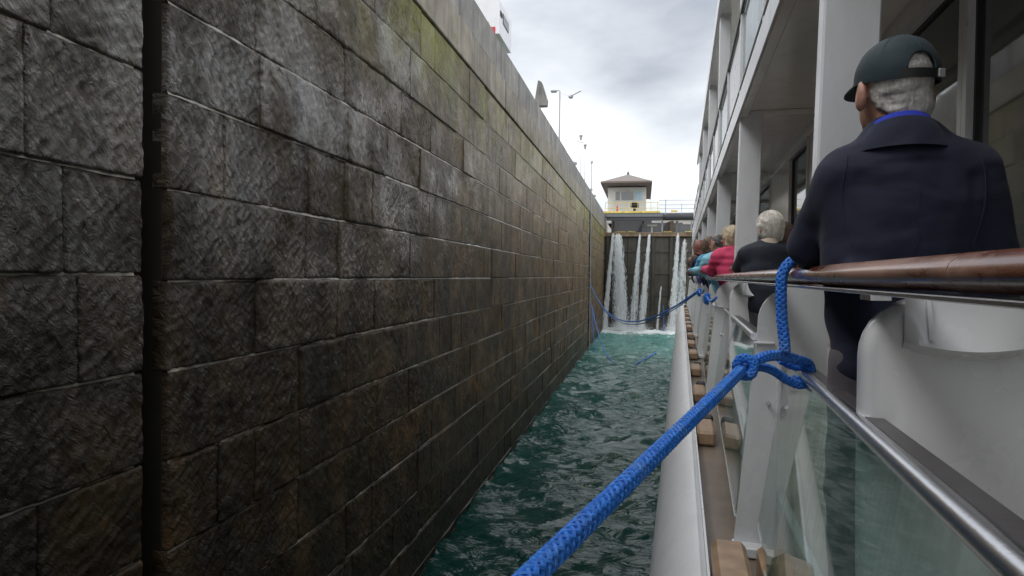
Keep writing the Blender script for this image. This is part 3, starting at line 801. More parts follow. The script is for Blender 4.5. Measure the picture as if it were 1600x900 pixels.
MB().tube([(.45, 1.3, 2.2), (.45, 1.3, 3.6)], .03, 6).build('aerial', M['galv'], ct)

# bird
bd = MB().tube([(-.16, 0, 0), (-.05, 0, .02), (.06, 0, .05), (.13, 0, .06), (.17, 0, .05)], [.02, .07, .09, .055, .01], 8)
bd.add([(-.02, .05, .07), (.06, .05, .07), (.02, .5, .22), (-.06, .45, .2)], [(0, 1, 2, 3)]).add([(-.02, -.05, .07), (.06, -.05, .07), (.02, -.5, .2), (-.06, -.45, .18)], [(3, 2, 1, 0)])
b_ = bd.build('bird', M['galv'], None, True); b_.location = (-2.95, 25.6, H+7.1); b_.rotation_euler = (0, 0, 1.2)
tag(b_, 'small dark bird in the air just right of the lamp head', 'bird')

# ================================================================== SHIP
ship = empty('passenger_ship', (0, 0, H), -TH, 'white passenger ship lying alongside in the lock, its side deck seen from the rail', 'ship')
VE = 33.; V0 = -7.
DK = -1.1
# hull: rounded bulwark lip + side
def hull_part():
    prof = [(.125, -1.25), (.10, -1.235), (.05, -1.25), (-.02, -1.31), (-.085, -1.42), (-.125, -1.56), (-.15, -1.75), (-.16, -2.0), (-.15, -2.6), (-.10, -3.4), (-.06, -4.6)]
    vs = list(np.linspace(V0, 28, 24))+[29, 30, 31, 32, 33, 33.8]
    bend = [0]*24+[.03, .1, .25, .5, .95, 2.0]
    mb = MB(); n = len(prof)
    for v, b in zip(vs, bend): mb.v += [(p[0]+b, v, p[1]) for p in prof]
    for i in range(len(vs)-1):
        for k in range(n-1): mb.f.append((i*n+k, i*n+k+1, (i+1)*n+k+1, (i+1)*n+k))
    o = mb.build('hull', M['hull'], ship, True)
    # thin upstanding edge trim along the lip
    t = MB().box(.126, .136, V0, 32, -1.50, -1.225).build('lip_trim', M['white'], ship)
    MB().box(-.05, .12, V0+.1, 32, -4.6, -1.62).build('inner_hull', M['hull'], ship)
hull_part()
MB().box(.138, .62, V0, 32.4, -1.42, -1.34).build('gutter', M['gutter'], ship)
MB().box(.46, .50, V0, 32.3, -1.335, -1.03, .008).build('toe_plate', M['white'], ship)
MB().box(.502, 6.4, V0, 32.2, -1.2, DK).build('deck', M['deck'], ship)
MB().box(.2, 6.2, V0+.05, 32.6, -4.6, -1.45).build('lower_hull', M['hull'], ship)
SPB = 3.87; B0 = 1.53
bvs = [B0+SPB*k for k in range(-1, 9)]
def u_at(w):                                       # outboard rake of the posts
    return .36+(.28-.36)*(-.28-w)/(1.0) if w < -.28 else .36
def bracket(v):
    # moulded bracket: transverse plate, outboard top corner well rounded
    top = -.035; r_ = .13
    pts = []
    for k in range(9):
        a = math.pi-k*(math.pi/2)/8
        pts.append((.378+r_+r_*math.cos(a), top-r_+r_*math.sin(a)))
    pts += [(.63, top), (.675, top-.05), (.69, top-.16), (.69, DK)]
    pts += [(.395, DK), (.38, -.5)]
    n = len(pts); th = .085; bv_ = .018
    cx = np.mean([p[0] for p in pts]); cz = -.5
    mb = MB()
    rings = []
    c = np.array(pts)
    nrm = []
    for i in range(n):
        a = c[i-1]; b = c[(i+1) % n]; t = b-a; t /= np.linalg.norm(t)+1e-9; nrm.append((t[1], -t[0]))
    nrm = np.array(nrm)
    if ((nrm*(c-np.array([cx, cz]))).sum() > 0): nrm = -nrm
    for (dv, ins) in ((-th/2, bv_), (-th/2+bv_*.4, bv_*.35), (-th/2+bv_, 0), (th/2-bv_, 0), (th/2-bv_*.4, bv_*.35), (th/2, bv_)):
        rings.append([(c[i, 0]+nrm[i, 0]*ins, v+dv, c[i, 1]+nrm[i, 1]*ins) for i in range(n)])
    for rg_ in rings: mb.v += rg_
    for i in range(5):
        for k in range(n): mb.f.append((i*n+k, i*n+(k+1) % n, (i+1)*n+(k+1) % n, (i+1)*n+k))
    mb.f.append(tuple(range(n))); mb.f.append(tuple(5*n+k for k in range(n))[::-1])
    o = mb.build('rail_bracket', M['whitegel'], ship, True)
    # hood: a shallow shelf across the face with a vertical fin under the handrail
    hb = MB(); K = 12
    x0, x1 = .445, .675; zl = -.125
    tp = []; 
    for j in range(6):
        s_ = j/5
        for k in range(K+1):
            q = k/K; x = x0+(x1-x0)*q
            d = .012+0.034*math.sin(math.pi*min(1, .18+.82*q))**.7*s_**1.6*(1 if k else .1)
            hb.v.append((x, v-th/2-d, top-.004+(zl-top)*s_-.012*math.sin(math.pi*q)*s_))
    for j in range(5):
        for k in range(K): a = j*(K+1)+k; hb.f.append((a, a+1, a+K+2, a+K+1))
    b = len(hb.v); 
    for k in range(K+1):
        q = k/K; hb.v.append((x0+(x1-x0)*q, v-th/2+.004, zl-.02-.02*math.sin(math.pi*q)))
    for k in range(K): a = 5*(K+1)+k; hb.f.append((a, a+1, b+k+1, b+k))
    hb.build('bracket_hood', M['whitegel'], ship, True)
    MB().prism([(v-th/2-.045, zl+.004), (v-th/2+.002, zl+.004), (v-th/2+.002, top), (v-th/2-.02, top)], .481, .489, 0).build('fin', M['whitegel'], ship)
def post(v):
    # flat rounded plate on a raked outboard stanchion
    r_ = .17; top = -.04; pts = [(.362+r_+r_*math.cos(math.pi-k*math.pi/2/9), top-r_+r_*math.sin(math.pi-k*math.pi/2/9)) for k in range(10)]
    pts += [(.67, top), (.67, -.5), (.475, -.5), (.455, DK), (.445, -1.33), (.27, -1.33), (.272, -1.27), (.33, -.6), (.358, -.32)]
    MB().prism(pts, v-.012, v+.012).build('stanchion', M['whitegel'], ship)
    MB().prism([(.455, -.33), (.467, -.33), (.450, -1.28), (.438, -1.28)], v-.055, v-.0125).build('stanchion_flange', M['white'], ship)
    MB().box(.345, .437, v-.032, v-.0125, -.318, -.306, .003).build('stanchion_cap', M['white'], ship)
    MB().box(.262, .42, v-.085, v+.02, -1.335, -1.285, .006).build('stanchion_foot', M['white'], ship)
    bo = MB().tube([(.415, v-.032, -.60), (.415, v-.012, -.60)], .011, 6).tube([(.415, v-.036, -.60), (.415, v-.032, -.60)], .007, 6).build('bolt', M['steel'], ship)
for v in bvs:
    if v < 32: bracket(v)
avs = [3.29+3.87*k for k in range(-1, 8)]
for v in avs:
    if v > 0: post(v)
# steel tubes, dark channels, glass
for a, b in zip(avs, avs[1:]):
    if a > 31: continue
    if a < 0:      # bay beside the camera, running out towards the viewer
        A0 = (.481, 3.22, -.373); B0_ = (.293, .30, -.263); Ab = (.372, 3.22, -1.16); Bb = (.19, .30, -1.10)
    else:
        A0 = (.455, b-.03, -.345); B0_ = (.350, a+.02, -.285); Ab = (.36, b-.03, -1.16); Bb = (.275, a+.02, -1.17)
    MB().tube([B0_, A0], .0195, 14).build('steel_rail', M['steel'], ship, True)
    q = MB(); q.v = [(p[0]+dx, p[1], p[2]+dz) for p in (B0_, A0) for (dx, dz) in ((.012, .017), (.046, .017), (.046, -.016), (.012, -.016))]
    q.f = [(0, 1, 5, 4), (1, 2, 6, 5), (2, 3, 7, 6), (3, 0, 4, 7), (0, 3, 2, 1), (4, 5, 6, 7)]
    q.build('dark_channel', M['strip'], ship)
    q = MB(); q.v = [(p[0]+dx, p[1], p[2]-dz) for p, dz in ((B0_, .024), (A0, .024), (Ab, 0), (Bb, 0)) for dx in (0, .008)]
    q.f = [(0, 2, 4, 6), (1, 7, 5, 3), (0, 1, 3, 2), (2, 3, 5, 4), (4, 5, 7, 6), (6, 7, 1, 0)]
    q.build('glass_panel', M['glass'], ship)
    MB().tube([(Ab[0]+.004, Ab[1], Ab[2]-.006), (Bb[0]+.004, Bb[1], Bb[2]-.006)], .006, 6).build('glass_trim', M['white'], ship)
# gutter blocks
rb = random.Random(3)
for (v0, v1) in [(2.35, 2.9), (5.25, 5.75), (7.05, 7.6), (8.9, 9.35), (10.7, 11.2), (12.5, 13.1), (14.4, 14.9), (16.2, 16.8), (18, 18.6), (19.9, 20.4), (21.7, 22.2), (23.6, 24.1), (25.4, 26), (.5, 1.0)]:
    MB().box(.145, .285, v0, v1, -1.335, (-1.12 if v0 < 3 else -1.22)+rb.uniform(-.02, .02), .02).build('gutter_block', M['block'], ship)
    if v0 < 3: MB().box(.33, .455, v0, v1, -1.335, -1.14, .02).build('gutter_block', M['block'], ship)
    MB().box(.19, .29, v1+.03, v1+.13, -1.335, -1.2, .02).build('rubber_wedge', M['rubber'], ship)
# wood handrail: sections with scarf joints, on a flat steel strip
secs = [(-3, -.4), (-.4, 1.02), (1.02, 3.1), (3.1, 5.0), (5.0, 7.3), (7.3, 9.5), (9.5, 12), (12, 15), (15, 18.5), (18.5, 22.5), (22.5, 27), (27, 32)]
def railw(v): return .012-.0012*min(max(v, 0), 7)
for i, (a, b) in enumerate(secs):
    n = 14; mb = MB(); pts = [(.40, a+.0012+(b-a-.0024)*k/8, railw(a+(b-a)*k/8)) for k in range(9)]
    mb.tube(pts, 1., n, True, (.043, .029))
    mb.build('handrail', M['wood'], ship, True)
MB().box(.366, .434, -3, 32, -.032, -.0225, .002).build('rail_strip', M['steel'], ship)
for v in bvs:
    if -2 < v < 31: MB().box(.385, .425, v-.04, v+.04, -.045, -.0325).build('rail_foot', M['steel'], ship)

# pillars carrying the upper deck
PV = [2.70+3.72*k for k in range(-2, 9)]
def pillar(v, zb, zt, u0, lean, wd=.2):
    # plate pillar: broad face towards the camera, narrow bright outboard edge, leaning inboard upward
    def X(z): return u0+lean*(z)
    mb = MB(); th = .10; b = .008
    prof = []
    for z in (zb, zt):
        x = X(z)
        ring = [(x+b, v-th/2), (x+wd-b, v-th/2), (x+wd, v-th/2+b), (x+wd, v+th/2-b), (x+wd-b, v+th/2), (x+b, v+th/2), (x, v+th/2-b), (x, v-th/2+b)]
        prof.append([(p[0], p[1], z) for p in ring])
    mb.v = prof[0]+prof[1]; mb.f = [(k, (k+1) % 8, 8+(k+1) % 8, 8+k) for k in range(8)]+[tuple(range(8))[::-1], tuple(range(8, 16))]
    return mb
for v in PV: pillar(v, .02 if v > -1 else .02, 1.53, .482, .022, .2).build('pillar', M['white'], ship)
# upper deck slab, ceiling, fascia
CE = 1.56
MB().box(.50, 6.3, V0, 33, CE, CE+.08).build('ceiling', M['ceil'], ship)
MB().box(.505, .58, V0, 33, 1.50, CE-.002, .006).build('edge_beam', M['ceil'], ship)
MB().box(.488, .503, V0, 33.2, 1.49, 1.68, .004).build('fascia', M['white'], ship)
MB().box(.505, 6.3, V0, 33, CE+.082, 1.67).build('upper_deck', M['ceil'], ship)
# deck seams/beams below the ceiling
for v in PV: MB().box(.6, 1.2, v-.04, v+.04, CE-.05, CE-.001, .006).build('ceiling_beam', M['ceil'], ship)
# upper deck balustrade
MB().tube([(.50, V0, 2.42), (.50, 32.5, 2.42)], .022, 8).build('upper_handrail', M['strip'], ship, True)
for k in range(-4, 19):
    v = 2.78+1.725*k
    if -6 < v < 32.5:
        MB().box(.49, .55, v-.025, v+.025, 1.68, 2.41, .004).build('upper_post', M['white'], ship)
        (MB().box(.512, .52, v+.04, v+1.685, 1.72, 2.36)).build('upper_glass', M['glass' if k % 2 else 'white'], ship)
MB().tube([(.498, V0, 1.72), (.498, 32.5, 1.72)], .012, 6).build('lower_bar', M['strip'], ship, True)
for v in PV[1:]:
    if v < 24: pillar(v, 1.68, 3.93, .50, .0, .16).build('upper_pillar', M['white'], ship)
MB().box(.52, 6.2, V0, 23, 3.93, 4.0).build('upper_ceiling', M['ceil'], ship)
MB().box(.46, .518, V0, 23.1, 3.88, 4.12, .006).build('roof_edge', M['white'], ship)
MB().box(.519, 6.2, V0, 23, 4.001, 4.1).build('roof', M['white'], ship)
MB().box(1.4, 6, 23.0, 31, 1.67, 3.3, .02).build('wheelhouse', M['white'], ship)
MB().tube([(.55, 23.2, 3.2), (.55, 31, 3.2)], .03, 8).build('awning_rail', M['white'], ship)
for v in (25, 28, 31): MB().tube([(.55, v, 1.68), (.55, v, 3.2)], .03, 8).build('awning_post', M['white'], ship)
# cabin walls with windows (both decks)
def cabin(u, z0, z1, ws0, ws1, vend, mname):
    MB().box(u+.03, u+.1, V0, vend, z0, ws0).build('cabin_wall', M[mname], ship)
    MB().box(u+.03, u+.1, V0, vend, ws1, z1).build('cabin_wall', M[mname], ship)
    MB().box(u+.005, u+.03, V0, vend, ws1-.02, ws1+.05, .004).build('window_header', M[mname], ship)
    MB().box(u+.11, u+.2, V0, vend, z0, z1).build('cabin_core', M['rubber'], ship)
    def ring(y0, y1, z0_, z1_, t, xa, xb, name, mat, par):
        q = MB(); o_ = [(y0, z0_), (y1, z0_), (y1, z1_), (y0, z1_)]; i_ = [(y0+t, z0_+t), (y1-t, z0_+t), (y1-t, z1_-t), (y0+t, z1_-t)]
        for x_ in (xa, xb):
            q.v += [(x_, *p) for p in o_]+[(x_, *p) for p in i_]
        for k in range(4):
            m = (k+1) % 4; q.f += [(k, m, m+4, k+4), (k+8, k+12, m+12, m+8), (k, k+8, m+8, m), (k+4, m+4, m+12, k+12)]
        return q.build(name, mat, par)
    mv = MV if mname == 'ceil' else [-7+1.9*k for k in range(17)]
    for k, (a, b_) in enumerate(zip(mv, mv[1:])):
        if b_ > vend: break
        if mname == 'ceil' and (a, b_) in SOLID:
            MB().box(u+.015, u+.109, a+.003, b_-.003, ws0, ws1-.022).build('wall_panel', M[mname], ship); continue
        wf = ring(a+.002, b_-.002, ws0, ws1-.022, .045, u, u+.06, 'window', M['white'], ship)
        MB().box(u+.045, u+.055, a+.068, b_-.068, ws0+.066, ws1-.09).build('pane', M['wglass'], wf)
        ring(a+.0475, b_-.0475, ws0+.0455, ws1-.0675, .02, u+.03, u+.0555, 'gasket', M['rubber'], wf)
MV = [-7, -5, -3, -1, 1.15, 3.27, 5.0, 6.9, 8.05, 9.7, 11.6, 12.7, 14.6, 16.4, 18.3, 20.2, 22, 24, 26, 28, 30, 31.4]
SOLID = {(5.0, 6.9), (8.05, 9.7), (11.6, 12.7)}
cabin(1.19, DK, CE, -.55, 1.43, 31.5, 'ceil')
cabin(1.5, 1.67, 3.93, 2.1, 3.75, 22.8, 'white')

# ================================================================== ROPES
def braided(name, pts, R, label, cat='rope', lod=1., group=None, taper=None):
    # resample with Catmull-Rom
    P = [Vector(p) for p in pts]; P = [P[0]*2-P[1]]+P+[P[-1]*2-P[-2]]; out = []
    for i in range(1, len(P)-2):
        L_ = (P[i+1]-P[i]).length; n = max(3, int(L_/.02))
        for k in range(n):
            t = k/n; a, b, c, d = P[i-1:i+3]
            out.append(.5*((2*b)+(c-a)*t+(2*a-5*b+4*c-d)*t*t+(-a+3*b-3*c+d)*t**3))
    out.append(P[-2])
    # even spacing
    S = [0]
    for i in range(1, len(out)): S.append(S[-1]+(out[i]-out[i-1]).length)
    tot = S[-1]; step = R*.26/lod; m = int(tot/step); A = np.array([tuple(p) for p in out]); si = np.linspace(0, tot, m)
    C = np.stack([np.interp(si, S, A[:, k]) for k in range(3)], 1)
    fr = []; up = None
    for i in range(m):
        t = Vector(C[min(i+1, m-1)]-C[max(i-1, 0)]).normalized()
        if up is None: up = Vector((0, 0, 1)) if abs(t.z) < .8 else Vector((1, 0, 0))
        up = (up-t*up.dot(t)).normalized(); fr.append((up, t.cross(up)))
    mb = MB(); mb.tube([tuple(c) for c in C[::2]], R*.74, 8)
    pitch = R*5.6; ns = 5
    for dirn in (1, -1):
        for k in range(ns):
            pp = []
            for i in range(m):
                a = dirn*2*math.pi*si[i]/pitch+2*math.pi*k/ns+(0 if dirn > 0 else .3)
                wv = math.sin(si[i]/pitch*2*math.pi*ns+(k*2*math.pi if dirn > 0 else k*2*math.pi)+ (0 if dirn > 0 else math.pi))
                rr = R*(.78+.07*wv)+R*.012*math.sin(i*1.9+k)
                u_, s_ = fr[i]; pp.append(Vector(C[i])+u_*math.cos(a)*rr+s_*math.sin(a)*rr)
            mb.tube(pp, R*.285, 6)
    o = mb.build(name, M_rope, None, True); return tag(o, label, cat, group)
tR = MT('blue_braided_rope')
c_ = tR.ramp(tR.noise(60, tR.co('World'), 5, .7), [(.3, (.005, .085, .42)), (.7, (.03, .24, .80))])
c_ = tR.mix(tR.ramp(tR.noise(9, tR.co('World'), 5, .7), [(.5, (0, 0, 0)), (.75, (.6, .6, .6))]), c_, (.13, .24, .42))
M_rope = tR.out(c_, .55, tR.bump(tR.noise(1, tR.co('World', (260, 260, 260)), 4, .7), .7, .003))
S_ = lambda u, v, w: tuple(SW(u, v, w))
braided('mooring_rope', [S_(.462, 2.44, .0), S_(.45, 2.42, .045), S_(.41, 2.40, .066), S_(.368, 2.37, .060), S_(.335, 2.355, .015), S_(.332, 2.35, -.06), S_(.336, 2.35, -.14), S_(.342, 2.34, -.2), S_(.345, 2.33, -.25)],
        .0175, 'blue braided rope end looped down from the wooden handrail to the steel rail')
xk = Vector(S_(.205, 2.2, -.290)); far = Vector((-.143, .881, H-.418))
dirv = (far-xk).normalized()
# round turn on the steel rail (rail point at v = 2.45 is about u .432, w -.344)
braided('mooring_rope', [S_(.40, 2.52, -.37), S_(.435, 2.51, -.375), S_(.453, 2.49, -.345), S_(.44, 2.45, -.303), S_(.40, 2.40, -.285), S_(.345, 2.36, -.268), S_(.29, 2.30, -.262), S_(.24, 2.24, -.275), tuple(xk), tuple(xk+dirv*.25), tuple(xk+dirv*.6), tuple(xk+dirv*1.0), tuple(far), tuple(far+dirv*.5), tuple(far+dirv*1.1+Vector((0, 0, .03)))],
        .0175, 'thick blue braided mooring line slanting from the knot across the water to the lower left')
braided('mooring_rope', [S_(.345, 2.45, -.29), S_(.40, 2.46, -.315), S_(.438, 2.44, -.31), S_(.447, 2.43, -.345), S_(.42, 2.43, -.375), S_(.37, 2.42, -.36), S_(.31, 2.38, -.32), S_(.25, 2.30, -.30), S_(.21, 2.24, -.30)],
        .015, 'second turn of blue rope round the steel rail beside the post')
# knot: half hitches
kp = []
for i in range(15):
    a = i/14*math.tau*1.25-1.2
    kp.append(S_(.20+.026*math.cos(a)+.004*i/14, 2.17-.03+.012*i/14*3, -.285+.030*math.sin(a)))
braided('rope_knot', kp, .0145, 'bulky blue knot in the mooring line beside the post', 'knot')
# far ropes between slot and ship
def sag(p, q, s_, n=10, side=(0, 0, 0)):
    p = Vector(p); q = Vector(q)
    return [tuple(p.lerp(q, k/n)-Vector((0, 0, s_))*4*(k/n)*(1-k/n)+Vector(side)*math.sin(math.pi*k/n)) for k in range(n+1)]
def thin(pts, r, lab, mat=None):
    o = MB().tube(pts, r, 7).build('mooring_rope', mat or M_rope, None, True); return tag(o, lab, 'rope')
eS = S_(.33, 12.5, -.25)
thin(sag((-2.86, 36, H-.55), eS, 1.2, 14, (0, 0, 0)), .02, 'long blue rope sagging from the far wall slot to the ship rail')
thin(sag((-2.84, 36, H-.6), S_(.33, 12.6, -.28), 1.26, 14, (.03, 0, 0)), .012, 'second blue rope sagging just beneath the long one')
thin(sag((-2.8, 35.5, H-1.5), (-1.2, 30, .05), .7, 8), .022, 'blue rope hanging from the far wall slot down into the water')
thin(sag((-2.75, 35.6, H-1.9), (-2.6, 34.8, .9), .1, 8)+[(-2.3, 33, .1)], .016, 'short blue rope dangling against the wall beside the far slot')
thin([(-.35, 30.2, .03), (-.1, 31, .06), (.2, 32.5, .05), (.6, 34.5, .04), (.9, 36, .02)], .028, 'blue rope end floating on the water in front of the gate')
thin([(1.55, 49.1, .05), (1.55, 49.1, 1.1), (1.5, 49.1, 2.0)], .02, 'blue rope standing up from the water before the gate')
# knots on the ship's farther posts
for vv in (8.8, 12.4):
    pts = [S_(.335+.03*math.cos(i*.7), vv+.02*i/8, -.25+.035*math.sin(i*.7)-.004*i) for i in range(18)]
    tag(MB().tube(pts, .02, 6).build('rope_knot', M_rope, None, True), {8.8: 'blue rope knot on the farther ship rail, nearer of the two', 12.4: 'blue rope knot where the sagging rope meets the ship rail'}[vv], 'knot')
    thin(sag(S_(.33, vv, -.25), S_(.34, vv-2.2, -.2), .05, 5), .014, {8.8: 'short blue line along the outside of the ship rail, nearer', 12.4: 'short blue line along the ship rail, farther'}[vv])

# ================================================================== PEOPLE
def hand(f, w, d, n, side, s=1., curl=.5):
    """palm from wrist w along d, palm normal n, thumb towards side"""
    w = np.array(w, float); d = np.array(d, float); d /= np.linalg.norm(d); n = np.array(n, float); n -= n@d*d; n /= np.linalg.norm(n)
    b = np.cross(d, n)*side
    f.cap(w, w+d*.075*s, .026*s, .028*s, k=.01); 
    for i, ln in enumerate((.068, .078, .072, .056)):
        o = b*(.027-.018*i)*s; r0 = .0088*s
        p0 = w+d*.07*s+o; p1 = p0+(d*math.cos(curl*.5)-n*math.sin(curl*.5))*ln*.5*s+o*.12; p2 = p1+(d*math.cos(curl*1.6)-n*math.sin(curl*1.6))*ln*.5*s
        f.cap(p0, p1, r0, r0*.93, k=.003).cap(p1, p2, r0*.93, r0*.75, k=.003)
    t0 = w+d*.02*s+b*.022*s; t1 = t0+(d*.6+b*.75-n*.2)*.04*s; t2 = t1+(d*.9+b*.25-n*.3)*.032*s
    f.cap(t0, t1, .012*s, .0105*s, k=.004).cap(t1, t2, .0105*s, .0085*s, k=.003)

def person(loc, rz, label, J, jacket, hairm, hairkind, vox=.011, trous='trous', group=None, hair_len=0., puff=0., collar=None, cap=False):
    root = empty('person', loc, rz, label, 'person', group)
    A = lambda k: np.array(J[k], float)
    hd = A('head'); hy = J.get('yaw', 0.); tilt = J.get('tilt', 0.)
    # head frame
    Rm = np.array(Matrix.Rotation(hy, 3, 'Z') @ Matrix.Rotation(tilt, 3, 'X'))
    hs = J.get('hs', 1.)
    def h(x, y, z): return hd+Rm@np.array([x, y, z])*hs
    def fe(F_, c_, r_, **k_): F_.ell(c_, np.array(r_)*hs, **k_)
    def fc(F_, p_, q_, a_, b_, sq=(1, 1, 1), **k_): F_.cap(p_, q_, a_*hs, b_*hs, sq, **k_)
    lo = np.array([-.5, -.45, -.02]); hi = np.array([.5, .62, 1.82])
    f = Field(lo, hi, max(vox*.75, .0055))
    fe(f, h(0, -.008, .02), (.076, .093, .098), k=.0)
    fe(f, h(0, .03, -.045), (.058, .062, .07), k=.03)             # jaw
    fc(f, h(0, .088, -.0), h(0, .11, -.025), .009, .014, k=.012)  # nose
    fe(f, h(0, .082, -.062), (.028, .014, .008), k=.008)          # mouth
    fe(f, h(0, .07, -.095), (.028, .02, .018), k=.02)             # chin
    for s_ in (-1, 1):
        fe(f, h(.033*s_, .087, .012), (.015, .008, .009), k=.006, sub=True)
        fe(f, h(.033*s_, .079, .011), (.012, .011, .010), k=.002)
        fc(f, h(.02*s_, .089, .031), h(.05*s_, .078, .033), .008, .006, k=.008)
        fe(f, h(.087*s_, -.010, -.016), (.013, .024, .038), k=.004)
        fe(f, h(.097*s_, -.002, -.004), (.006, .012, .02), k=.004, sub=True)
    nb = A('neck')
    f.cap(nb, h(0, -.02, -.05), .06, .055, k=.03)
    f.ell(A('chest'), (.16, .105, .22), k=.04); f.ell(A('hips'), (.15, .11, .15), k=.05)
    for s_, q in ((-1, 'L'), (1, 'R')):
        sh, el, wr = A('sh'+q), A('el'+q), A('wr'+q)
        f.cap(sh, el, .048, .036, k=.02).cap(el, wr, .036, .024, k=.01)
        hand(f, wr, A('hd'+q), J.get('hn'+q, (0, 0, 1)), -s_)
        hp, kn, an = A('hips')+np.array([.09*s_, 0, -.05]), A('kn'+q), A('an'+q)
        f.cap(hp, kn, .08, .052, k=.03).cap(kn, an, .05, .036, k=.02)
    o = link('body', f.mesh('body'), M['skin'], root)
    # jacket
    c = Field(lo, hi, vox)
    ch, hp = A('chest'), A('hips'); p = puff
    c.ell(ch+np.array([0, -.005, .02]), (.2+p, .128+p, .25), k=.02)
    c.ell((ch+hp)/2+np.array([0, .015, 0]), (.185+p, .135+p, .24), k=.05)
    c.cap(hp+np.array([0, 0, .12]), hp+np.array([0, 0, -.07]), .12+p, .125+p, (1.42, 1, 1), k=.04)
    c.cap(A('shL')*.92+ch*.08+np.array([.03, 0, .02]), A('shR')*.92+ch*.08+np.array([-.03, 0, .02]), .068+p, .068+p, k=.05)
    c.cap(ch+np.array([0, -.02, .17]), nb+np.array([0, -.012, -.01]), .10, .068, (1.3, 1, 1), k=.05)
    for q in 'LR':
        sh, el, wr = A('sh'+q), A('el'+q), A('wr'+q)
        c.cap(sh, el, .074+p, .056+p, k=.035); c.cap(el, wr+(wr-el)*-.04, .056+p, .041+p*.6, k=.018)
    if puff < .01: c.wrinkle(.0048, 27, 3)
    else: c.wrinkle(.004, 42, 5)
    if cap:
        for a_, b_, r0_ in (((-.125, -.10, 1.37), (-.108, -.135, 1.16), .007), ((.135, -.10, 1.36), (.15, -.125, 1.12), .007), ((-.10, -.145, 1.2), (.02, -.15, 1.13), .005),
                       ((.13, -.14, 1.16), (.03, -.155, 1.09), .005), ((-.08, -.12, 1.40), (.1, -.12, 1.405), .003)):
            c.cap(a_, b_, r0_, r0_*.6, k=.022, sub=True)
        c.cap((-.15, -.1, 1.12), (.12, -.12, 1.05), .012, .006, k=.05)
    c.plane(hp+np.array([0, 0, -.12]), (0, 0, -1))
    c.plane(nb+np.array([0, .0, .035]), (0, -.3, 1)) if False else None
    # clear the neck opening
    jk = link('jacket', c.mesh('jacket'), jacket, root)
    if cap:
        from mathutils.bvhtree import BVHTree
        bv = BVHTree.FromPolygons([v.co[:] for v in jk.data.vertices], [p.vertices[:] for p in jk.data.polygons])
        def seam(pts, r=.0016):
            out = []
            for (x, z) in pts:
                hit = bv.ray_cast(Vector((x, -1, z)), Vector((0, 1, 0)))[0]
                if hit is not None: out.append((hit.x, hit.y-.0005, hit.z))
            if len(out) > 3: MB().tube(out, r, 5).build('seam', M['navy'], jk, True)
        for s_ in (-1, 1):
            seam([(s_*(.150+.018*math.sin(k/24*3.1)-.012*k/24), 1.43-.24*k/24) for k in range(25)], .0022)
        seam([(.004*math.sin(k), 1.34-.5*k/30) for k in range(31)], .001)
    # trousers and shoes
    t = Field(lo, hi, vox)
    t.cap(hp+np.array([0, 0, .05]), hp+np.array([0, 0, -.06]), .105, .11, (1.4, 1, 1), k=.03)
    for s_, q in ((-1, 'L'), (1, 'R')):
        h_ = hp+np.array([.085*s_, 0, -.06]); t.cap(h_, A('kn'+q), .095, .068, k=.03).cap(A('kn'+q), A('an'+q)+np.array([0, 0, .02]), .068, .055, k=.02)
    t.wrinkle(.004, 26, 8); link('trousers', t.mesh('trousers'), M[trous], root)
    for q in 'LR':
        an = A('an'+q); s2 = Field(an-np.array([.08, .14, .1]), an+np.array([.08, .24, .06]), .008)
        s2.cap(an+np.array([0, -.03, -.04]), an+np.array([0, .13, -.055]), .045, .038, (1, 1, .8), k=.01)
        link('shoe', s2.mesh('shoe'), M['strap'], root)
    # hair
    hf = Field(hd-.24, hd+.24, .005 if vox < .01 else .008)
    if hairkind == 'short':
        fe(hf, h(0, -.012, .02), (.0785, .096, .098), k=0)
        fc(hf, h(0, -.06, -.05), h(0, -.055, -.08), .052, .045, (1.15, .8, 1), k=.02)
        hf.plane(h(0, .012, 0), Rm@np.array([0, 1, -.25])); hf.plane(h(0, -.06, -.062), Rm@np.array([0, .5, -1]))
        for s_ in (-1, 1): fe(hf, h(.09*s_, .0, -.02), (.028, .036, .05), k=.004, sub=True)
        hf.wrinkle(.0013, 130, 4)
    else:
        fe(hf, h(0, -.018, .03), (.094, .108, .108), k=0)
        fc(hf, h(0, -.045, .0), h(0, -.05, -.06-hair_len), .09, .072-hair_len*.1, (1.02, .8, 1), k=.03)
        for s_ in (-1, 1): fc(hf, h(.062*s_, 0, .0), h(.066*s_, .01, -.05-hair_len), .04, .03, k=.03)
        fe(hf, h(0, .10, -.03), (.06, .075, .085), k=.01, sub=True)
        hf.wrinkle(.0022, 75, 6)
    if hairkind != 'none': link('hair', hf.mesh('hair'), hairm, root)
    if hairkind == 'bob' and loc[1] < 9:
        sb = MB(); r3 = random.Random(5)
        for i in range(420):
            ph = r3.uniform(math.radians(155), math.radians(385)) if i % 4 else r3.uniform(0, 6.28)
            if 50 < math.degrees(ph) % 360 < 130 and i % 4: continue
            pts = []; th1 = math.radians(r3.uniform(75, 118)); wv = r3.uniform(0, 6)
            for k in range(9):
                th = .1+(th1-.1)*k/8; R_ = 1.015+.03*r3.random()*k/8
                x = .094*R_*math.sin(th)*math.cos(ph+.06*math.sin(k*.9+wv)); y = -.018+.108*R_*math.sin(th)*math.sin(ph+.06*math.sin(k*.9+wv)); z = .03+.108*R_*math.cos(th)
                pts.append(tuple(h(x, y, z)))
            x_, y_, z_ = x, y, z
            if y < .04:
                for k in range(3): z_ -= .022+hair_len*.3; x_ *= .97; y_ *= .985; pts.append(tuple(h(x_, y_, z_)))
            sb.tube(pts, [.0026]*(len(pts)-1)+[.001], 4, False)
        sb.build('hair_strands', hairm, root, True)
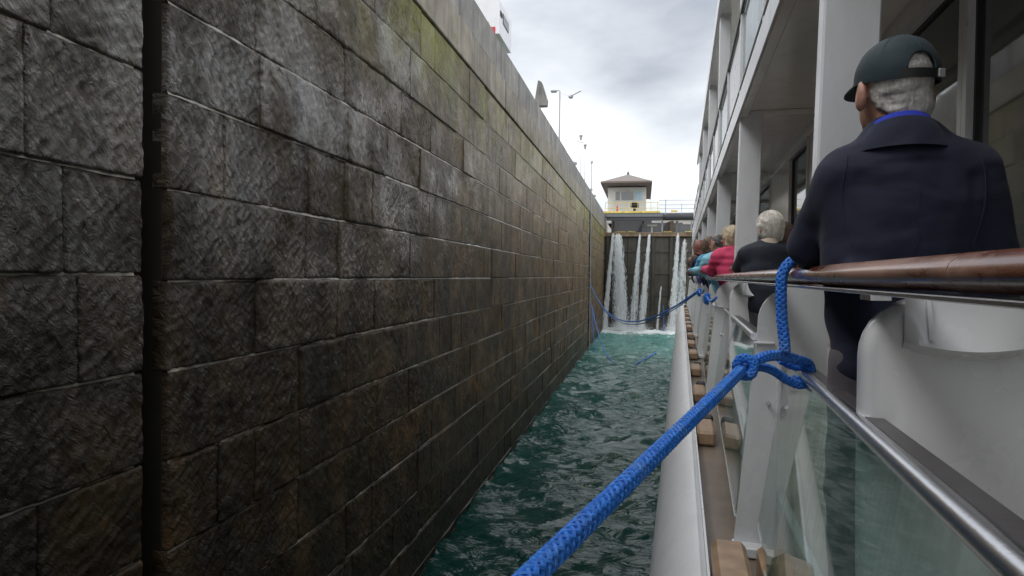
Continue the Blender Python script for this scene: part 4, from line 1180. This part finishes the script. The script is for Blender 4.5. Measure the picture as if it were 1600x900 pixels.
    # collar
    if collar:
        for (mat, rr, dz, hgt, th_) in collar:
            mb = MB(); n = 40; rings = []
            for (rad, zz) in ((rr+.02, -.03), (rr+.006, 0.0), (rr, hgt), (rr+th_*.5, hgt+th_*.35), (rr+th_, hgt), (rr+th_+.018, -.0), (rr+th_+.034, -.035)):
                ring = []
                for k in range(n):
                    a = 2*math.pi*k/n; cy = math.sin(a); slope = -cy*.022*(.3+.7*max(0, min(1, zz/hgt+.2)))
                    x = math.cos(a)*rad*1.06; y = -.004+cy*rad*.98
                    ring.append(tuple(nb+np.array([x, y-.008, dz+zz+slope])))
                rings.append(ring); mb.v += ring
            for i in range(len(rings)-1):
                for k in range(n): mb.f.append((i*n+k, i*n+(k+1) % n, (i+1)*n+(k+1) % n, (i+1)*n+k))
            mb.build('collar', mat, root, True)
    if cap: make_cap(root, hd, Rm)
    return root

def make_cap(root, hd, Rm):
    C0 = np.array([0, -.006, .026]); rx, ry, rz_ = .0965, .114, .113
    def P(th, ph):
        x = rx*math.sin(th)*math.cos(ph); y = ry*math.sin(th)*math.sin(ph); z = rz_*math.cos(th)
        if z < 0: z *= .9
        seam = .0030*abs(math.sin(3*ph))**.35*math.sin(th)
        cr_ = .0009*mnoise.noise(Vector((x*28, y*28, z*40)))+.0028*mnoise.noise(Vector((x*9+3, y*9, z*11)))*math.sin(th)
        # slack crown: flatter at the rear, peak forward
        k = 1+seam+cr_*8-(.015*max(0, th-1.35)/.3)
        return C0+np.array([x*k, y*k, z*k+.004*math.sin(th*2)])
    nt_, npz = 60, 144; mb = MB(); TM = math.radians(95)
    g_ = [[P(TM*i/nt_, 2*math.pi*j/npz) for j in range(npz)] for i in range(nt_+1)]
    zb = g_[nt_][0][2]; zs = zb+.026
    hole = lambda p: p[1] < 0 and (p[0]/.037)**2+((p[2]-zs)/.043)**2 < 1 and p[2] > zs
    for i in range(nt_+1):
        for j in range(npz): mb.v.append(tuple(hd+Rm@g_[i][j]))
    for i in range(nt_):
        for j in range(npz):
            q = [g_[i][j], g_[i][(j+1) % npz], g_[i+1][(j+1) % npz], g_[i+1][j]]
            if hole(sum(q)/4): continue
            # strap zone is left open in the cloth
            c = sum(q)/4
            if c[1] < 0 and abs(c[0]) < .037 and c[2] < zs: continue
            mb.f.append((i*npz+j, i*npz+(j+1) % npz, (i+1)*npz+(j+1) % npz, (i+1)*npz+j))
    cp = mb.build('cap', M['cap'], root, True)
    md = cp.modifiers.new('s', 'SOLIDIFY'); md.thickness = .0025; md.offset = 1
    # binding of the arch
    ar = []
    for k in range(17):
        a = math.pi*k/16; x = .0375*math.cos(a); z = zs+.0435*math.sin(a)
        zz = (z-C0[2])/rz_; yy = -ry*math.sqrt(max(0, 1-(x/rx)**2-zz**2))*1.012+C0[1]
        ar.append(tuple(hd+Rm@np.array([x, yy-.002, z])))
    MB().tube(ar, .0032, 6).build('arch_binding', M['cap'], cp, True)
    # band + strap round the base
    def band(z0, z1, ph0, ph1, off, mat, name):
        b = MB(); n = 48
        for k in range(n+1):
            a = ph0+(ph1-ph0)*k/n
            for z in (z0, z1):
                zz = (z-C0[2])/rz_ if z > C0[2] else (z-C0[2])/rz_/.9
                s_ = math.sqrt(max(0, 1-zz*zz))
                for o_ in (off, off+.0025):
                    b.v.append(tuple(hd+Rm@np.array([(rx*s_+o_)*math.cos(a), (ry*s_+o_)*math.sin(a)+C0[1], z])))
        for k in range(n):
            i = k*4; j = i+4
            b.f += [(i, i+2, j+2, j), (i+1, j+1, j+3, i+3), (i+2, i+3, j+3, j+2), (i, j, j+1, i+1)]
        return b.build(name, mat, cp, True)
    band(zb+.001, zb+.024, math.radians(-90-30), math.radians(-90+30), .002, M['strap'], 'strap')
    band(zb-.002, zb+.003, math.radians(-60), math.radians(240), .0015, M['cap'], 'hem')
    for px_ in (.026,):
        MB().box(px_-.009, px_+.009, -.004, .004, -.011, .011, .002).build('buckle', M['galv'], cp).matrix_local = Matrix.Translation(Vector(hd+Rm@np.array([px_, -.116, zb+.013]))) @ Matrix.Rotation(.3, 4, 'Z')
    # seams as raised cords
    for j in range(6):
        ph = math.pi/6+j*math.pi/3; pts = []
        for i in range(2, 40):
            p = P(TM*i/nt_, ph)
            if hole(p+np.array([0, 0, -.004])): break
            d = (p-C0)/np.linalg.norm(p-C0); pts.append(tuple(hd+Rm@(p+d*.0018)))
        if len(pts) > 3: MB().tube(pts, .0021, 5).build('seam', M['cap'], cp, True)
    q = P(0, 0); MB().tube([tuple(hd+Rm@(q+np.array([0, 0, z]))) for z in (0, .005, .008)], [.009, .008, .003], 10).build('button', M['cap'], cp, True)
    # brim
    b = MB(); n = 20; m = 7
    for top in (0, 1):
        for i in range(m+1):
            for k in range(n+1):
                a = math.radians(30+120*k/n); t = i/m
                ex = .088*math.sin(math.pi*k/n)**.55
                x = rx*1.0*math.cos(a)*(1+.02*t); y = ry*1.0*math.sin(a)+ex*t+C0[1]
                z = zb+.006-.30*ex*t-.5*x*x*(1+.5*t)+.0035*top
                b.v.append(tuple(hd+Rm@np.array([x, y, z])))
    w = n+1; o2 = (m+1)*w
    for i in range(m):
        for k in range(n):
            a = i*w+k; b.f += [(a, a+w, a+w+1, a+1), (o2+a, o2+a+1, o2+a+w+1, o2+a+w)]
    for k in range(n): a = m*w+k; b.f.append((a, o2+a, o2+a+1, a+1))
    b.build('brim', M['cap'], cp, True)

FL = H+DK
man = dict(hs=1.09, head=(-.018, .03, 1.618), yaw=.27, tilt=.13, neck=(-.012, .0, 1.475), chest=(0, .01, 1.25), hips=(.015, .03, .93),
           shL=(-.145, .02, 1.385), elL=(-.198, .16, 1.195), wrL=(-.17, .40, 1.18), hdL=(.1, 1, -.05), hnL=(0, 0, 1),
           shR=(.155, 0, 1.385), elR=(.235, .0, 1.10), wrR=(.14, .24, 1.04), hdR=(-.6, .6, -.05), hnR=(0, -.2, 1),
           knL=(-.09, .06, .50), anL=(-.1, .0, .09), knR=(.11, .05, .50), anR=(.12, -.02, .09))
person(SW(.575, 1.95, DK), -TH, 'man in dark navy jacket and dark teal baseball cap leaning on the wooden handrail', man,
       M['navy'], M['greyhair'], 'short', .0065, collar=[(M['royal'], .062, .004, .036, .005), (M['navy'], .070, -.004, .028, .010)], cap=True)
def lean(head, out=.0, arm=.0):
    return dict(head=(head[0], head[1], head[2]), neck=(head[0]*.7, head[1]*.55-.0, head[2]-.145), chest=(head[0]*.35, head[1]*.35, head[2]-.36), hips=(.02, .0, .88),
        shL=(-.165+head[0]*.62, head[1]*.45, head[2]-.22), elL=(-.20+head[0]*.7, .16, 1.18), wrL=(-.22+head[0]*.6-out, .36, 1.19), hdL=(-.1, 1, -.1),
        shR=(.165+head[0]*.62, head[1]*.4, head[2]-.22), elR=(.22+head[0]*.6, .05, 1.08), wrR=(.08, .27, 1.12), hdR=(-.6, .7, 0),
        knL=(-.09, .05, .47), anL=(-.09, 0, .09), knR=(.09, .05, .47), anR=(.1, -.02, .09))
def crowd(u, v, hz, label, mat, hm, kind, yaw, dx=0., hl=.02, puff=.012, out=0., rz=0., vox=.012, collar=None):
    J = lean((dx, .05, hz), out); J['yaw'] = yaw; J['tilt'] = -.15
    return person(SW(u, v, DK), -TH+rz, label, J, mat, hm, kind, vox, hair_len=hl, puff=puff, collar=collar)
C = lambda n, c: cloth_mat(n, c, .5, .75)
crowd(.67, 5.4, 1.495, 'woman with white hair and dark navy jacket standing just behind the second pillar', C('ink_jacket', (.014, .018, .03)), M['whitehair'], 'bob', .55, -.0, .0, .0, collar=[(C('cream_collar', (.45, .38, .3)), .064, .0, .04, .006)], vox=.01)
crowd(.63, 7.6, 1.55, 'blonde woman in a bright pink jacket leaning on the rail', C('pink_jacket', (.55, .05, .13)), M['blonde'], 'bob', .9, -.09, .03, .014, .05, rz=.1, vox=.009)
crowd(.62, 8.7, 1.54, 'person in light blue jacket beside the woman in pink', C('light_blue_jacket', (.22, .48, .60)), M['darkhair'], 'short', .7, -.17, 0, .016, .05, rz=.2, vox=.009, collar=[(C('pale_blue_hood', (.5, .66, .74)), .062, .0, .05, .012)])
crowd(.62, 9.7, 1.56, 'brown haired person in mid blue jacket behind the light blue one', C('mid_blue_jacket', (.07, .27, .42)), M['brownhair'], 'bob', .5, -.24, .02, .012, .05, rz=.15)
crowd(.62, 10.8, 1.57, 'person with reddish brown hair leaning far out in a dark jacket', C('dark_jacket', (.02, .022, .05)), hair_mat('auburn_hair', (.12, .04, .03), (.3, .14, .11)), 'bob', .4, -.34, .03, .0, .05, rz=.1)
crowd(.64, 12.6, 1.50, 'person in a navy jacket looking down over the rail', C('deep_navy_jacket', (.016, .02, .06)), M['darkhair'], 'short', .6, -.30, .0, .0, .04)
crowd(.64, 14.6, 1.50, 'distant person in a violet blue top at the rail', C('violet_jacket', (.10, .12, .34)), M['brownhair'], 'short', .3, -.36, 0, .0, .04)
crowd(.64, 17.0, 1.47, 'distant person in a white top at the rail', C('white_top', (.55, .55, .58)), M['brownhair'], 'bob', .3, -.40, 0, .0, .04)
crowd(.64, 20.0, 1.46, 'farthest person at the rail, in dark clothes', C('black_coat', (.02, .02, .022)), M['darkhair'], 'short', .2, -.40, 0, .0, .04)
crowd(.95, 6.6, 1.50, 'person in a red jacket half hidden behind the white haired woman', C('red_jacket', (.4, .03, .02)), M['brownhair'], 'bob', .2, 0, .0, .0, 0)
